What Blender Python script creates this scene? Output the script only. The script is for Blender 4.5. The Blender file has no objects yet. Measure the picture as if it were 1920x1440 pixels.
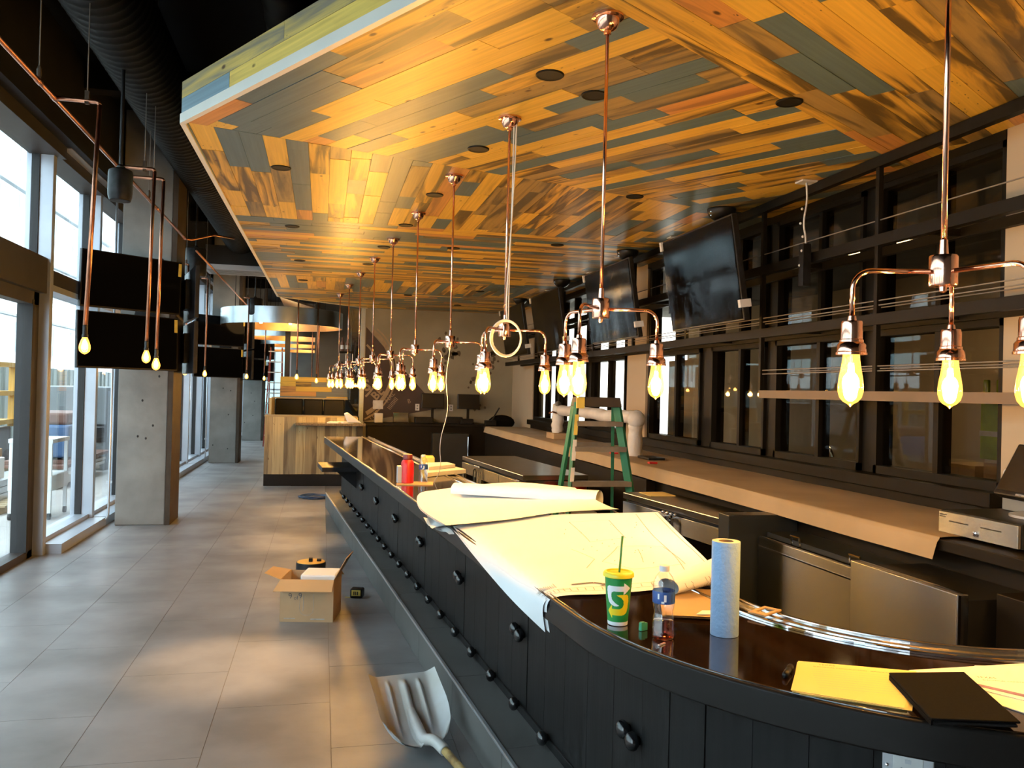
import bpy, bmesh, math, random
from math import sin, cos, pi, radians, sqrt, atan2
from mathutils import Vector, Matrix

random.seed(7)
SC = bpy.context.scene
COL = SC.collection

# ------------------------------------------------------------------ camera
def camera():
    yaw, pitch, roll = radians(12.9), radians(0.5), radians(1.4)
    f = Vector((sin(yaw)*cos(pitch), cos(yaw)*cos(pitch), sin(pitch)))
    r0 = Vector((cos(yaw), -sin(yaw), 0.0)); u0 = r0.cross(f)
    r = r0*cos(roll) + u0*sin(roll); u = -r0*sin(roll) + u0*cos(roll)
    cd = bpy.data.cameras.new('camera'); co = bpy.data.objects.new('camera', cd); COL.objects.link(co)
    cd.sensor_fit = 'HORIZONTAL'; cd.sensor_width = 36.0; cd.lens = 36.0*1550.0/1920.0
    cd.clip_start = 0.05; cd.clip_end = 300
    m = Matrix((r, u, -f)).transposed().to_4x4(); m.translation = Vector((0, 0, 1.69))
    co.matrix_world = m
    SC.camera = co
camera()

# ------------------------------------------------------------------ light and exposure
SC.view_settings.view_transform = 'Standard'
SC.view_settings.look = 'None'
SC.view_settings.gamma = 1.0
SC.view_settings.use_curve_mapping = False
SC.view_settings.exposure = 0.65
EXPO_SKY = 6.3
BULB_W = 12.8
w = bpy.data.worlds.new('sky'); SC.world = w; w.use_nodes = True
nt = w.node_tree; nt.nodes.clear()
wo = nt.nodes.new('ShaderNodeOutputWorld'); bg = nt.nodes.new('ShaderNodeBackground')
bg.inputs[0].default_value = (0.78, 0.90, 1.0, 1); bg.inputs[1].default_value = EXPO_SKY
nt.links.new(bg.outputs[0], wo.inputs[0])
def portal(y0, y1):
    l = bpy.data.lights.new('window_portal', 'AREA'); l.shape = 'RECTANGLE'
    l.size = y1-y0; l.size_y = 3.9; l.cycles.is_portal = True
    o = bpy.data.objects.new('window_portal', l); COL.objects.link(o)
    o.matrix_world = Matrix(((0, 0, -1, -2.83), (-1, 0, 0, (y0+y1)/2), (0, 1, 0, 1.97), (0, 0, 0, 1))).to_4x4()
    # emits along local -Z, which points to +X here
portal(-3.5, 16.0); portal(16.0, 34.0)
SC.cycles.max_bounces = 5; SC.cycles.diffuse_bounces = 3; SC.cycles.glossy_bounces = 4; SC.cycles.transparent_max_bounces = 10
SC.cycles.use_adaptive_sampling = True; SC.cycles.adaptive_threshold = 0.06; SC.cycles.adaptive_min_samples = 16
SC.cycles.sample_clamp_indirect = 4.0
SC.cycles.caustics_reflective = False; SC.cycles.caustics_refractive = False
SC.cycles.use_denoising = True

# ------------------------------------------------------------------ helpers
def link(o, parent=None):
    COL.objects.link(o)
    if parent is not None:
        o.parent = parent
    return o
def tag(o, label=None, cat=None, group=None, kind=None):
    if label: o['label'] = label
    if cat: o['category'] = cat
    if group: o['group'] = group
    if kind: o['kind'] = kind
    return o
def thing(name, label, cat, loc=(0, 0, 0), rz=0.0, group=None, rot=None):
    o = bpy.data.objects.new(name, None); o.empty_display_size = 0.1
    COL.objects.link(o); o.location = loc; o.rotation_euler = rot if rot else (0, 0, rz)
    return tag(o, label, cat, group)
def copy_tree(o, parent=None):
    c = o.copy(); COL.objects.link(c)
    if parent is not None: c.parent = parent
    for ch in o.children: copy_tree(ch, c)
    return c

class MB:
    def __init__(s): s.v = []; s.f = []; s.m = []; s.uv = {}
    def add(s, vs, fs, mi=0):
        b = len(s.v); s.v += [tuple(v) for v in vs]
        for f in fs: s.f.append(tuple(b+i for i in f)); s.m.append(mi)
        return s
    def box(s, x0, x1, y0, y1, z0, z1, mi=0):
        return s.add([(x0,y0,z0),(x1,y0,z0),(x1,y1,z0),(x0,y1,z0),(x0,y0,z1),(x1,y0,z1),(x1,y1,z1),(x0,y1,z1)],
            [(3,2,1,0),(4,5,6,7),(0,1,5,4),(1,2,6,5),(2,3,7,6),(3,0,4,7)], mi)
    def hexa(s, p, mi=0):   # 4 bottom + 4 top points
        return s.add(p, [(3,2,1,0),(4,5,6,7),(0,1,5,4),(1,2,6,5),(2,3,7,6),(3,0,4,7)], mi)
    def bar(s, a, b, wdt, hgt, mi=0, up=(0,0,1)):
        a, b = Vector(a), Vector(b); d = (b-a).normalized(); u = Vector(up)
        if abs(d.dot(u)) > .98: u = Vector((1,0,0))
        r = d.cross(u).normalized(); u = r.cross(d)
        p = []
        for e in (a, b):
            pass
        q = lambda e, i, j: e + r*(wdt/2*i) + u*(hgt/2*j)
        return s.hexa([q(a,-1,-1),q(a,1,-1),q(b,1,-1),q(b,-1,-1),q(a,-1,1),q(a,1,1),q(b,1,1),q(b,-1,1)], mi)
    def prism(s, pts, z0, z1, mi=0):
        n = len(pts)
        a = sum(pts[i][0]*pts[(i+1)%n][1]-pts[(i+1)%n][0]*pts[i][1] for i in range(n))
        if a < 0: pts = pts[::-1]
        vs = [(p[0],p[1],z0) for p in pts]+[(p[0],p[1],z1) for p in pts]
        fs = [tuple(range(n-1,-1,-1)), tuple(range(n,2*n))]+[(i,(i+1)%n,n+(i+1)%n,n+i) for i in range(n)]
        return s.add(vs, fs, mi)
    def tube(s, pts, r, n=10, mi=0, cap=True, closed=False):
        P = [Vector(p) for p in pts]; rs = r if isinstance(r, (list, tuple)) else [r]*len(P)
        vs = []; fs = []; N = len(P)
        ref = None
        for i, p in enumerate(P):
            if closed: d = (P[(i+1)%N]-P[i-1])
            else: d = (P[min(i+1,N-1)]-P[max(i-1,0)])
            d.normalize()
            if ref is None:
                ref = Vector((0,0,1)) if abs(d.z) < .9 else Vector((1,0,0))
            a = d.cross(ref).normalized(); b = a.cross(d).normalized(); ref = b
            for k in range(n):
                t = 2*pi*k/n; vs.append(p + a*(rs[i]*cos(t)) + b*(rs[i]*sin(t)))
        L = N if closed else N-1
        for i in range(L):
            j = (i+1) % N
            for k in range(n):
                fs.append((i*n+k, i*n+(k+1)%n, j*n+(k+1)%n, j*n+k))
        if cap and not closed:
            fs.append(tuple(range(n-1,-1,-1))); fs.append(tuple((N-1)*n+k for k in range(n)))
        return s.add(vs, [f[::-1] for f in fs], mi)
    def lathe(s, prof, n=20, c=(0,0,0), mi=0, cap0=True, cap1=True):
        vs = []; fs = []
        for (r, z) in prof:
            for k in range(n):
                t = 2*pi*k/n; vs.append((c[0]+r*cos(t), c[1]+r*sin(t), c[2]+z))
        m = len(prof)
        for i in range(m-1):
            for k in range(n):
                fs.append((i*n+k, i*n+(k+1)%n, (i+1)*n+(k+1)%n, (i+1)*n+k))
        up = prof[-1][1] >= prof[0][1]
        if cap0: fs.append(tuple(range(n-1,-1,-1)))
        if cap1: fs.append(tuple((m-1)*n+k for k in range(n)))
        if not up: fs = [f[::-1] for f in fs]
        return s.add(vs, fs, mi)
    def sphere(s, c, r, n=12, m=8, sc=(1,1,1), mi=0):
        prof = [(max(1e-4, r*sin(pi*i/m)), -r*cos(pi*i/m)) for i in range(m+1)]
        b = len(s.v); s.lathe(prof, n, (0,0,0), mi)
        for i in range(b, len(s.v)):
            v = s.v[i]; s.v[i] = (c[0]+v[0]*sc[0], c[1]+v[1]*sc[1], c[2]+v[2]*sc[2])
        return s
    def grid(s, fn, nu, nv, mi=0, thick=0.0):
        vs = [fn(i/nu, j/nv) for i in range(nu+1) for j in range(nv+1)]
        W = nv+1
        fs = [(i*W+j, (i+1)*W+j, (i+1)*W+j+1, i*W+j+1) for i in range(nu) for j in range(nv)]
        s.add(vs, fs, mi)
        if thick:
            vs2 = [(v[0], v[1], v[2]-thick) for v in vs]
            s.add(vs2, [f[::-1] for f in fs], mi)
        return s
    def xf(s, M, start=0):
        for i in range(start, len(s.v)):
            s.v[i] = tuple(M @ Vector(s.v[i]))
        return s
    def build(s, name, mat, parent=None, smooth=False, bevel=0.0, seg=2, loc=None, rz=None):
        me = bpy.data.meshes.new(name); me.from_pydata(s.v, [], s.f); 
        mats = mat if isinstance(mat, (list, tuple)) else [mat]
        for m in mats: me.materials.append(m)
        if len(mats) > 1:
            me.polygons.foreach_set('material_index', s.m)
        if smooth is True:
            me.polygons.foreach_set('use_smooth', [True]*len(me.polygons))
        me.update()
        o = bpy.data.objects.new(name, me); link(o, parent)
        if smooth == 'auto':
            me.polygons.foreach_set('use_smooth', [True]*len(me.polygons))
            bm = bmesh.new(); bm.from_mesh(me)
            for e in bm.edges:
                if len(e.link_faces) == 2 and e.calc_face_angle(0) > radians(38): e.smooth = False
            bm.to_mesh(me); bm.free()
        if bevel:
            b = o.modifiers.new('bevel', 'BEVEL'); b.width = bevel; b.segments = seg; b.limit_method = 'ANGLE'; b.angle_limit = radians(40)
        if loc is not None: o.location = loc
        if rz is not None: o.rotation_euler = (0,0,rz)
        return o

def arc(c, r, a0, a1, n, z=0, plane='xy'):
    out = []
    for i in range(n+1):
        t = a0+(a1-a0)*i/n
        out.append((c[0]+r*cos(t), c[1]+r*sin(t), z))
    return out
def smoothpath(pts, it=2):
    P = [Vector(p) for p in pts]
    for _ in range(it):
        Q = [P[0]]
        for a, b in zip(P, P[1:]):
            Q += [a*.75+b*.25, a*.25+b*.75]
        Q.append(P[-1]); P = Q
    return P

def text_mesh(name, s, size, mat, parent, M, extrude=0.0, align='LEFT', bold=0.0):
    cu = bpy.data.curves.new(name, 'FONT'); cu.body = s; cu.size = size; cu.align_x = align
    cu.extrude = extrude; cu.offset = bold; cu.resolution_u = 2
    t = bpy.data.objects.new(name+'_tmp', cu); COL.objects.link(t)
    bpy.context.view_layer.update()
    me = bpy.data.meshes.new_from_object(t.evaluated_get(bpy.context.evaluated_depsgraph_get()))
    bpy.data.objects.remove(t); bpy.data.curves.remove(cu)
    me.materials.clear(); me.materials.append(mat)
    me.transform(M)
    o = bpy.data.objects.new(name, me); link(o, parent)
    return o

# ------------------------------------------------------------------ materials
MT = {}
def lin(c):
    return tuple(((x/12.92) if x <= .04045 else ((x+.055)/1.055)**2.4) for x in c)
def hexc(h):
    return lin(tuple(int(h[i:i+2], 16)/255 for i in (0,2,4)))
def mat(name, col, rough=.5, metal=0.0, spec=.5, noise=None, col2=None, bump=0.0, bscale=40, stretch=None, coat=0.0,
        emit=None, estr=0.0, trans=0.0, alpha=None, detail=4, ramp=(.35,.65), rvar=0.0, coords='Object', aniso=0.0):
    """procedural principled material: colour mixed by noise, optional bump"""
    m = bpy.data.materials.new(name); m.use_nodes = True; N = m.node_tree.nodes; L = m.node_tree.links
    b = N['Principled BSDF']
    if isinstance(col, str): col = hexc(col)
    b.inputs['Base Color'].default_value = (*col, 1); b.inputs['Roughness'].default_value = rough
    b.inputs['Metallic'].default_value = metal; b.inputs['Specular IOR Level'].default_value = spec
    b.inputs['Coat Weight'].default_value = coat; b.inputs['Coat Roughness'].default_value = .06
    b.inputs['Transmission Weight'].default_value = trans
    if aniso:
        b.inputs['Anisotropic'].default_value = aniso; b.inputs['Anisotropic Rotation'].default_value = .25
        tg = N.new('ShaderNodeTangent'); tg.direction_type = 'RADIAL'; tg.axis = 'Z'; L.new(tg.outputs[0], b.inputs['Tangent'])
    if emit: b.inputs['Emission Color'].default_value = (*emit, 1); b.inputs['Emission Strength'].default_value = estr
    if coords == 'World': src = N.new('ShaderNodeNewGeometry').outputs['Position']
    else: src = N.new('ShaderNodeTexCoord').outputs[coords]
    if stretch:
        mp = N.new('ShaderNodeMapping'); mp.inputs['Scale'].default_value = stretch; L.new(src, mp.inputs[0]); src = mp.outputs[0]
    if noise:
        n = N.new('ShaderNodeTexNoise'); n.inputs['Scale'].default_value = noise; n.inputs['Detail'].default_value = detail
        L.new(src, n.inputs['Vector'])
        r = N.new('ShaderNodeMapRange'); r.inputs[1].default_value = ramp[0]; r.inputs[2].default_value = ramp[1]
        L.new(n.outputs['Fac'], r.inputs[0])
        if col2 is None: col2 = tuple(c*.75 for c in col)
        if isinstance(col2, str): col2 = hexc(col2)
        mx = N.new('ShaderNodeMix'); mx.data_type = 'RGBA'
        mx.inputs[6].default_value = (*col, 1); mx.inputs[7].default_value = (*col2, 1)
        L.new(r.outputs[0], mx.inputs[0]); L.new(mx.outputs[2], b.inputs['Base Color'])
        if rvar:
            rr = N.new('ShaderNodeMapRange'); rr.inputs[3].default_value = rough-rvar; rr.inputs[4].default_value = rough+rvar
            L.new(n.outputs['Fac'], rr.inputs[0]); L.new(rr.outputs[0], b.inputs['Roughness'])
    if bump:
        n2 = N.new('ShaderNodeTexNoise'); n2.inputs['Scale'].default_value = bscale; n2.inputs['Detail'].default_value = 5
        L.new(src, n2.inputs['Vector'])
        bp = N.new('ShaderNodeBump'); bp.inputs['Strength'].default_value = bump; bp.inputs['Distance'].default_value = .01
        L.new(n2.outputs['Fac'], bp.inputs['Height']); L.new(bp.outputs[0], b.inputs['Normal'])
    MT[name] = m
    return m
def glassmat(name, tint, rough=.02, refl=.12, ior=1.45, emit=None, estr=0.0, graze=1.0):
    """thin pane: clear transmission plus a fresnel mirror"""
    m = bpy.data.materials.new(name); m.use_nodes = True; N = m.node_tree.nodes; L = m.node_tree.links; N.clear()
    o = N.new('ShaderNodeOutputMaterial'); t = N.new('ShaderNodeBsdfTransparent'); g = N.new('ShaderNodeBsdfGlossy')
    t.inputs[0].default_value = (*tint, 1); g.inputs['Roughness'].default_value = rough
    ge = N.new('ShaderNodeNewGeometry'); dt = N.new('ShaderNodeVectorMath'); dt.operation = 'DOT_PRODUCT'
    L.new(ge.outputs['Incoming'], dt.inputs[0]); L.new(ge.outputs['Normal'], dt.inputs[1])
    def mth(op, a, b=None):
        n = N.new('ShaderNodeMath'); n.operation = op
        for i, x in enumerate((a, b)):
            if x is None: continue
            if isinstance(x, float): n.inputs[i].default_value = x
            else: L.new(x, n.inputs[i])
        return n.outputs[0]
    f0 = ((ior-1)/(ior+1))**2      # Schlick reflectance, the same from both faces of the pane
    k = mth('POWER', mth('SUBTRACT', 1.0, mth('ABSOLUTE', dt.outputs['Value'])), 5.0)
    ad = N.new('ShaderNodeMath'); ad.operation = 'ADD'; ad.inputs[1].default_value = f0+refl; ad.use_clamp = True
    L.new(mth('MULTIPLY', k, (1.0-f0)*graze), ad.inputs[0])
    mx = N.new('ShaderNodeMixShader'); L.new(ad.outputs[0], mx.inputs[0]); L.new(t.outputs[0], mx.inputs[1]); L.new(g.outputs[0], mx.inputs[2])
    out = mx.outputs[0]
    if emit:
        e = N.new('ShaderNodeEmission'); e.inputs[0].default_value = (*emit, 1); e.inputs[1].default_value = estr
        a = N.new('ShaderNodeAddShader'); L.new(out, a.inputs[0]); L.new(e.outputs[0], a.inputs[1]); out = a.outputs[0]
    L.new(out, o.inputs[0]); MT[name] = m
    return m
def emis(name, col, s):
    m = bpy.data.materials.new(name); m.use_nodes = True; N = m.node_tree.nodes; N.clear()
    o = N.new('ShaderNodeOutputMaterial'); e = N.new('ShaderNodeEmission'); e.inputs[0].default_value = (*col, 1); e.inputs[1].default_value = s
    m.node_tree.links.new(e.outputs[0], o.inputs[0]); MT[name] = m
    return m
def plankmat(name, base, streak, amount, knots=True, rough=.36):
    """pine board: long grain, blue-stain streaks and knots, along the U axis of the board"""
    m = bpy.data.materials.new(name); m.use_nodes = True; N = m.node_tree.nodes; L = m.node_tree.links
    b = N['Principled BSDF']; b.inputs['Roughness'].default_value = rough; b.inputs['Specular IOR Level'].default_value = .45
    uv = N.new('ShaderNodeUVMap'); uv.uv_map = 'UVMap'
    def noise(sc, stx, sty, det=4, dist=0.0):
        mp = N.new('ShaderNodeMapping'); mp.inputs['Scale'].default_value = (stx, sty, 1); L.new(uv.outputs[0], mp.inputs[0])
        n = N.new('ShaderNodeTexNoise'); n.inputs['Scale'].default_value = sc; n.inputs['Detail'].default_value = det
        n.inputs['Distortion'].default_value = dist; L.new(mp.outputs[0], n.inputs['Vector']); return n.outputs['Fac']
    def rng(x, a, bb, c=0, d=1):
        r = N.new('ShaderNodeMapRange'); r.inputs[1].default_value = a; r.inputs[2].default_value = bb
        r.inputs[3].default_value = c; r.inputs[4].default_value = d; L.new(x, r.inputs[0]); return r.outputs[0]
    def mix(f, a, bb):
        mx = N.new('ShaderNodeMix'); mx.data_type = 'RGBA'
        for i, c in ((6, a), (7, bb)):
            if isinstance(c, tuple): mx.inputs[i].default_value = (*c, 1)
            else: L.new(c, mx.inputs[i])
        L.new(f, mx.inputs[0]); return mx.outputs[2]
    g = noise(1.0, 1.2, 55.0, 6)
    c = mix(rng(g, .3, .7), tuple(x*.82 for x in base), tuple(min(1, x*1.12) for x in base))
    st = noise(1.0, .9, 11.0, 7, .9)
    c = mix(rng(st, .62-amount*.24, .72-amount*.18), c, streak)
    if knots:
        vo = N.new('ShaderNodeTexVoronoi'); mp = N.new('ShaderNodeMapping'); mp.inputs['Scale'].default_value = (3.2, 6.5, 1)
        L.new(uv.outputs[0], mp.inputs[0]); L.new(mp.outputs[0], vo.inputs['Vector']); vo.inputs['Scale'].default_value = 1.0
        c = mix(rng(vo.outputs['Distance'], .05, .10, 1, 0), c, (.09, .04, .014))
        v2 = N.new('ShaderNodeTexVoronoi'); m2 = N.new('ShaderNodeMapping'); m2.inputs['Scale'].default_value = (16, 42, 1)
        L.new(uv.outputs[0], m2.inputs[0]); L.new(m2.outputs[0], v2.inputs['Vector']); v2.inputs['Scale'].default_value = 1.0
        wm = N.new('ShaderNodeMath'); wm.operation = 'MULTIPLY'      # clusters of worm holes
        L.new(rng(v2.outputs['Distance'], .10, .17, 1, 0), wm.inputs[0]); L.new(rng(noise(1.0, 1.3, 2.2, 2), .60, .66), wm.inputs[1])
        c = mix(wm.outputs[0], c, (.03, .018, .008))
    L.new(c, b.inputs['Base Color'])
    bp = N.new('ShaderNodeBump'); bp.inputs['Strength'].default_value = .12; bp.inputs['Distance'].default_value = .004
    L.new(g, bp.inputs['Height']); L.new(bp.outputs[0], b.inputs['Normal'])
    MT[name] = m
    return m

PINE = [plankmat('pine_clear', (.72,.445,.065), (.44,.24,.04), .15),
        plankmat('pine_streaked', (.66,.39,.06), (.12,.078,.025), .75),
        plankmat('pine_grey', (.36,.24,.08), (.11,.085,.045), .65),
        plankmat('pine_orange', (.58,.27,.07), (.32,.15,.05), .3)]
SLATE = plankmat('slate_blue_board', (.105,.155,.175), (.085,.125,.145), .3, knots=False)
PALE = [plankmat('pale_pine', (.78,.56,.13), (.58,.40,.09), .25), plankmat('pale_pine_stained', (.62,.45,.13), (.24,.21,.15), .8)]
HOST = [plankmat('host_pine', (.46,.39,.23), (.30,.22,.11), .3), plankmat('host_pine_dark', (.36,.29,.17), (.17,.13,.08), .7), plankmat('host_pine_grey', (.29,.25,.165), (.15,.12,.08), .6)]
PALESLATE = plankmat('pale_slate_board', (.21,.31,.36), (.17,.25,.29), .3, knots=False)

mat('floor_tile', (.238,.240,.248), .40, spec=.42, noise=1.6, col2=(.148,.149,.153), bump=.04, bscale=25, rvar=.12, coords='World', detail=9, ramp=(.34,.66))
mat('grout', (.16,.15,.14), .8)
mat('concrete', (.27,.265,.25), .8, noise=2.2, col2=(.19,.185,.175), bump=.25, bscale=14, detail=8)
mat('black_paint', (.006,.006,.007), .6, spec=.3, noise=3, col2=(.010,.010,.011))
mat('black_ceiling', (.0035,.0035,.0045), .9, spec=.2, noise=2, col2=(.006,.006,.007))
mat('duct_black', (.005,.005,.0052), .55, spec=.12)
mat('bronze_frame', (.0062,.005,.0038), .5, spec=.18, noise=8, col2=(.008,.0065,.005))
mat('brown_frame', (.045,.040,.038), .5, spec=.3, noise=5, col2=(.038,.034,.032))
mat('brown_steel', (.07,.052,.036), .55, spec=.25, noise=6, col2=(.055,.04,.028))
mat('aluminium', (.55,.58,.62), .32, metal=.75, noise=6, col2=(.48,.51,.55))
mat('alu_paint', (.42,.46,.52), .35, metal=.3, noise=3, col2=(.38,.42,.48))
mat('rubber_gasket', (.012,.012,.013), .6)
glassmat('window_glass', (.93,.97,.97), .01, .03)
glassmat('dark_window_glass', (.72,.68,.60), .015, .005, 1.45, graze=.3)
mat('copper_pipe', (.60,.27,.16), .30, metal=1.0, noise=14, col2=(.45,.20,.12))
mat('copper_polished', (.95,.52,.36), .13, metal=1.0, noise=5, col2=(.90,.48,.33))
mat('black_metal', (.015,.015,.016), .42, metal=.4, noise=9, col2=(.022,.022,.024))
mat('black_plastic', (.007,.007,.0075), .4, spec=.25, noise=20, col2=(.016,.016,.018))
mat('screen_black', (.003,.003,.0035), .08, spec=.04)
mat('screen_matt', (.02,.018,.016), .22)
mat('plastic_film', (.03,.032,.035), .06, spec=.8, bump=.5, bscale=6, noise=3, col2=(.02,.02,.022))
mat('bar_front', (.011,.0105,.0105), .5, spec=.2, noise=1.0, col2=(.006,.006,.006), stretch=(30,30,.8), bump=.06, bscale=3, detail=6)
mat('bar_front_groove', (.006,.006,.006), .7)
mat('bar_top', (.018,.0085,.004), .07, spec=.6, noise=1.1, col2=(.012,.0058,.003), stretch=(9,1,1), coat=.6, detail=6)
mat('bar_edge', (.011,.009,.008), .36, spec=.25, noise=6, col2=(.010,.008,.007))
mat('stainless', (.37,.39,.41), .27, metal=1.0, noise=2.5, col2=(.34,.36,.38), aniso=1.0)
mat('stainless_top', (.44,.42,.39), .28, metal=1.0, noise=8, col2=(.38,.36,.33))
mat('chrome', (.85,.85,.86), .06, metal=1.0, noise=4, col2=(.80,.80,.82))
mat('brushed_rail', (.78,.77,.76), .16, metal=1.0, bump=.12, bscale=9, noise=3, col2=(.7,.69,.68))
mat('kraft_paper', (.42,.31,.185), .75, noise=2.2, col2=(.36,.265,.155), bump=.10, bscale=5)
mat('white_paper', (.80,.79,.77), .7, noise=3, col2=(.75,.74,.72))
mat('drawing_paper', (.80,.82,.84), .65, noise=2, col2=(.76,.78,.80))
mat('ink', (.14,.13,.13), .8, noise=30)
mat('ink_faint', (.42,.41,.38), .8, noise=30)
mat('ink_red', (.45,.14,.09), .8, noise=30)
mat('purple_stripe', (.30,.18,.36), .7, noise=30)
mat('yellow_paper', (.80,.62,.22), .7, noise=3, col2=(.77,.59,.20))
mat('cardboard', (.46,.31,.17), .8, noise=4, col2=(.41,.275,.15), bump=.08, bscale=60)
mat('cardboard_inner', (.50,.32,.15), .8, noise=4, col2=(.45,.29,.135))
mat('white_plastic', (.72,.72,.73), .4, noise=9, col2=(.68,.68,.69))
mat('shovel_grey', (.56,.57,.58), .42, noise=5, col2=(.46,.44,.40))
mat('wood_handle', (.55,.38,.14), .45, noise=1.5, col2=(.22,.13,.04), stretch=(6,6,6), ramp=(.55,.7))
mat('ladder_green', (.022,.19,.105), .5, noise=8, col2=(.018,.15,.085))
mat('ladder_grey', (.25,.22,.19), .55, metal=.3, noise=8)
mat('ladder_cap', (.05,.04,.032), .5, noise=8)
mat('label_yellow', (.75,.58,.12), .5, noise=8)
mat('label_white', (.7,.7,.7), .5, noise=8)
mat('green_cup', (.015,.27,.055), .4, noise=20, col2=(.014,.25,.05))
mat('yellow_lid', (.90,.74,.02), .35, noise=20, col2=(.86,.70,.02))
mat('yellow_print', (.92,.66,.01), .4, noise=20, col2=(.90,.64,.01))
mat('white_print', (.82,.82,.84), .4, noise=20, col2=(.80,.80,.82))
mat('straw_green', (.06,.28,.07), .4, noise=20)
mat('blue_label', (.03,.09,.33), .35, noise=20)
glassmat('clear_pet', (.97,.97,.97), .05, .10, 1.33)
glassmat('water_tint', (1.0,.55,.45), .05, .04, 1.2)
mat('blue_towel', (.30,.44,.66), .9, noise=30, col2=(.27,.41,.62), bump=.3, bscale=90)
mat('towel_end', (.72,.66,.52), .9, noise=30)
mat('tube_core', (.30,.19,.10), .9, noise=30)
mat('red_plastic', (.55,.015,.012), .35, noise=20, col2=(.5,.013,.011))
mat('dark_red', (.16,.02,.015), .4, noise=20)
mat('green_plastic', (.05,.34,.17), .5, noise=20)
mat('beige_wall', (.50,.40,.27), .8, noise=1.5, col2=(.48,.37,.25))
mat('far_plaster', (.33,.30,.22), .8, noise=1.1, col2=(.24,.22,.16), detail=7, bump=.1, bscale=8)
mat('mural_brown', (.075,.052,.046), .75, noise=2, col2=(.06,.042,.037))
mat('mural_tan', (.38,.29,.19), .75, noise=9, col2=(.30,.23,.15))
mat('plaster_patch', (.13,.105,.07), .85, noise=9)
mat('dark_wood', (.0065,.0048,.0036), .5, spec=.22, noise=3, col2=(.009,.0065,.005))
mat('navy_panel', (.022,.028,.034), .35, noise=4, col2=(.028,.034,.04))
mat('granite', (.10,.08,.06), .15, noise=40, col2=(.22,.18,.13), coat=.4)
mat('leather_black', (.006,.0055,.0055), .9, spec=.06, noise=200, col2=(.008,.0075,.0075))
mat('wrap_white', (.74,.72,.70), .45, noise=5, col2=(.62,.60,.58), bump=.6, bscale=18)
mat('leather_bench', (.005,.0065,.008), .35, spec=.12, noise=5, col2=(.009,.011,.013))
mat('metal_ring', (.50,.53,.55), .30, metal=.9, noise=2.5, col2=(.40,.43,.45))
mat('metal_ring_inner', (.55,.33,.16), .35, metal=.85, noise=2.5, col2=(.45,.27,.13))
mat('ladder_red', (.30,.04,.03), .5, noise=8)
mat('grey_wall', (.16,.16,.15), .8, noise=2, col2=(.13,.13,.12))
mat('ext_white', (.80,.82,.82), .7, noise=.6, col2=(.74,.76,.76))
mat('ext_grey', (.22,.24,.25), .6, noise=1.5, col2=(.18,.20,.21))
mat('ext_glass', (.35,.50,.52), .12, noise=.7, col2=(.5,.63,.64))
mat('ext_ground', (.46,.44,.41), .85, noise=1.0, col2=(.38,.36,.34), bump=.1)
mat('ext_yellow', (.72,.42,.08), .5, noise=3, col2=(.64,.37,.07))
mat('ext_wood', (.50,.38,.22), .8, noise=3)
mat('ext_blue', (.05,.12,.26), .5, noise=3)
mat('ext_brown', (.20,.09,.06), .6, noise=3)
mat('hi_vis', (.45,.62,.06), .7, noise=9)
mat('navy_cloth', (.03,.035,.05), .9, noise=9)
mat('teal_print', (.05,.30,.32), .6, noise=9)
glassmat('amber_glass', (1.0,.80,.42), .03, .05, 1.45, emit=(1.0,.50,.07), estr=1.15)
emis('filament', (1.0,.66,.24), 140.0)
emis('small_bulb', (1.0,.62,.26), 26.0)
# ================================================================== the room
XL, XR, YB, YF, ZC = -2.75, 3.74, -3.5, 33.0, 4.9
TILE = .5775
fl = tag(MB().box(-2.95, 7.6, YB, YF, -.12, -.003).build('floor', MT['floor_tile']), kind='structure')
gr = MB().box(-2.75, .95, 3.3, 31, -.0029, -.0022).build('grout_bed', MT['grout'], fl)
tile0 = None
for i in range(-5, 2):          # 0.58 x 1.16 m tiles in running bond
    for j in range(0, 24):
        x, y = .082+TILE*i, 3.965+TILE*2*(j-1)+(TILE if i % 2 else 0)
        if x < -2.9 or x > .70 or y > 28: continue
        if x > .05 and y > 9.5: continue
        if tile0 is None:
            tile0 = MB().box(.0014, TILE-.0014, .0014, 2*TILE-.0014, -.004, 0).build('floor_tile', MT['floor_tile'], fl); o = tile0
        else:
            o = tile0.copy(); COL.objects.link(o)
        o.location = (x, y, 0)

tag(MB().box(-3.0, 7.6, YB, YF, ZC, ZC+.2).build('ceiling', MT['black_ceiling']), kind='structure')
tag(MB().box(-3.0, 7.6, YB-.2, YB, 0, ZC).build('wall_back', MT['grey_wall']), kind='structure')
# far end of the dining hall
tag(MB().box(-3.0, -2.5, YF, YF+.2, 0, ZC).box(-1.2, 7.6, YF, YF+.2, 0, ZC).box(-2.5, -1.2, YF, YF+.2, 3.3, ZC).build('wall_far', MT['grey_wall']), kind='structure')
wf = tag(MB().box(-2.5, -1.2, YF+.05, YF+.08, 0, 3.3).build('window_1', glassmat('green_tint_glass', (.34,.43,.42), .05, .02)), kind='structure')
fm = MB()
for x in (-2.5, -1.85, -1.26): fm.box(x, x+.06, YF, YF+.12, 0, 3.3)
for z in (0, 1.5, 3.24): fm.box(-2.5, -1.2, YF, YF+.12, z, z+.06)
fm.build('window_frame', MT['alu_paint'], wf)

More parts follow.
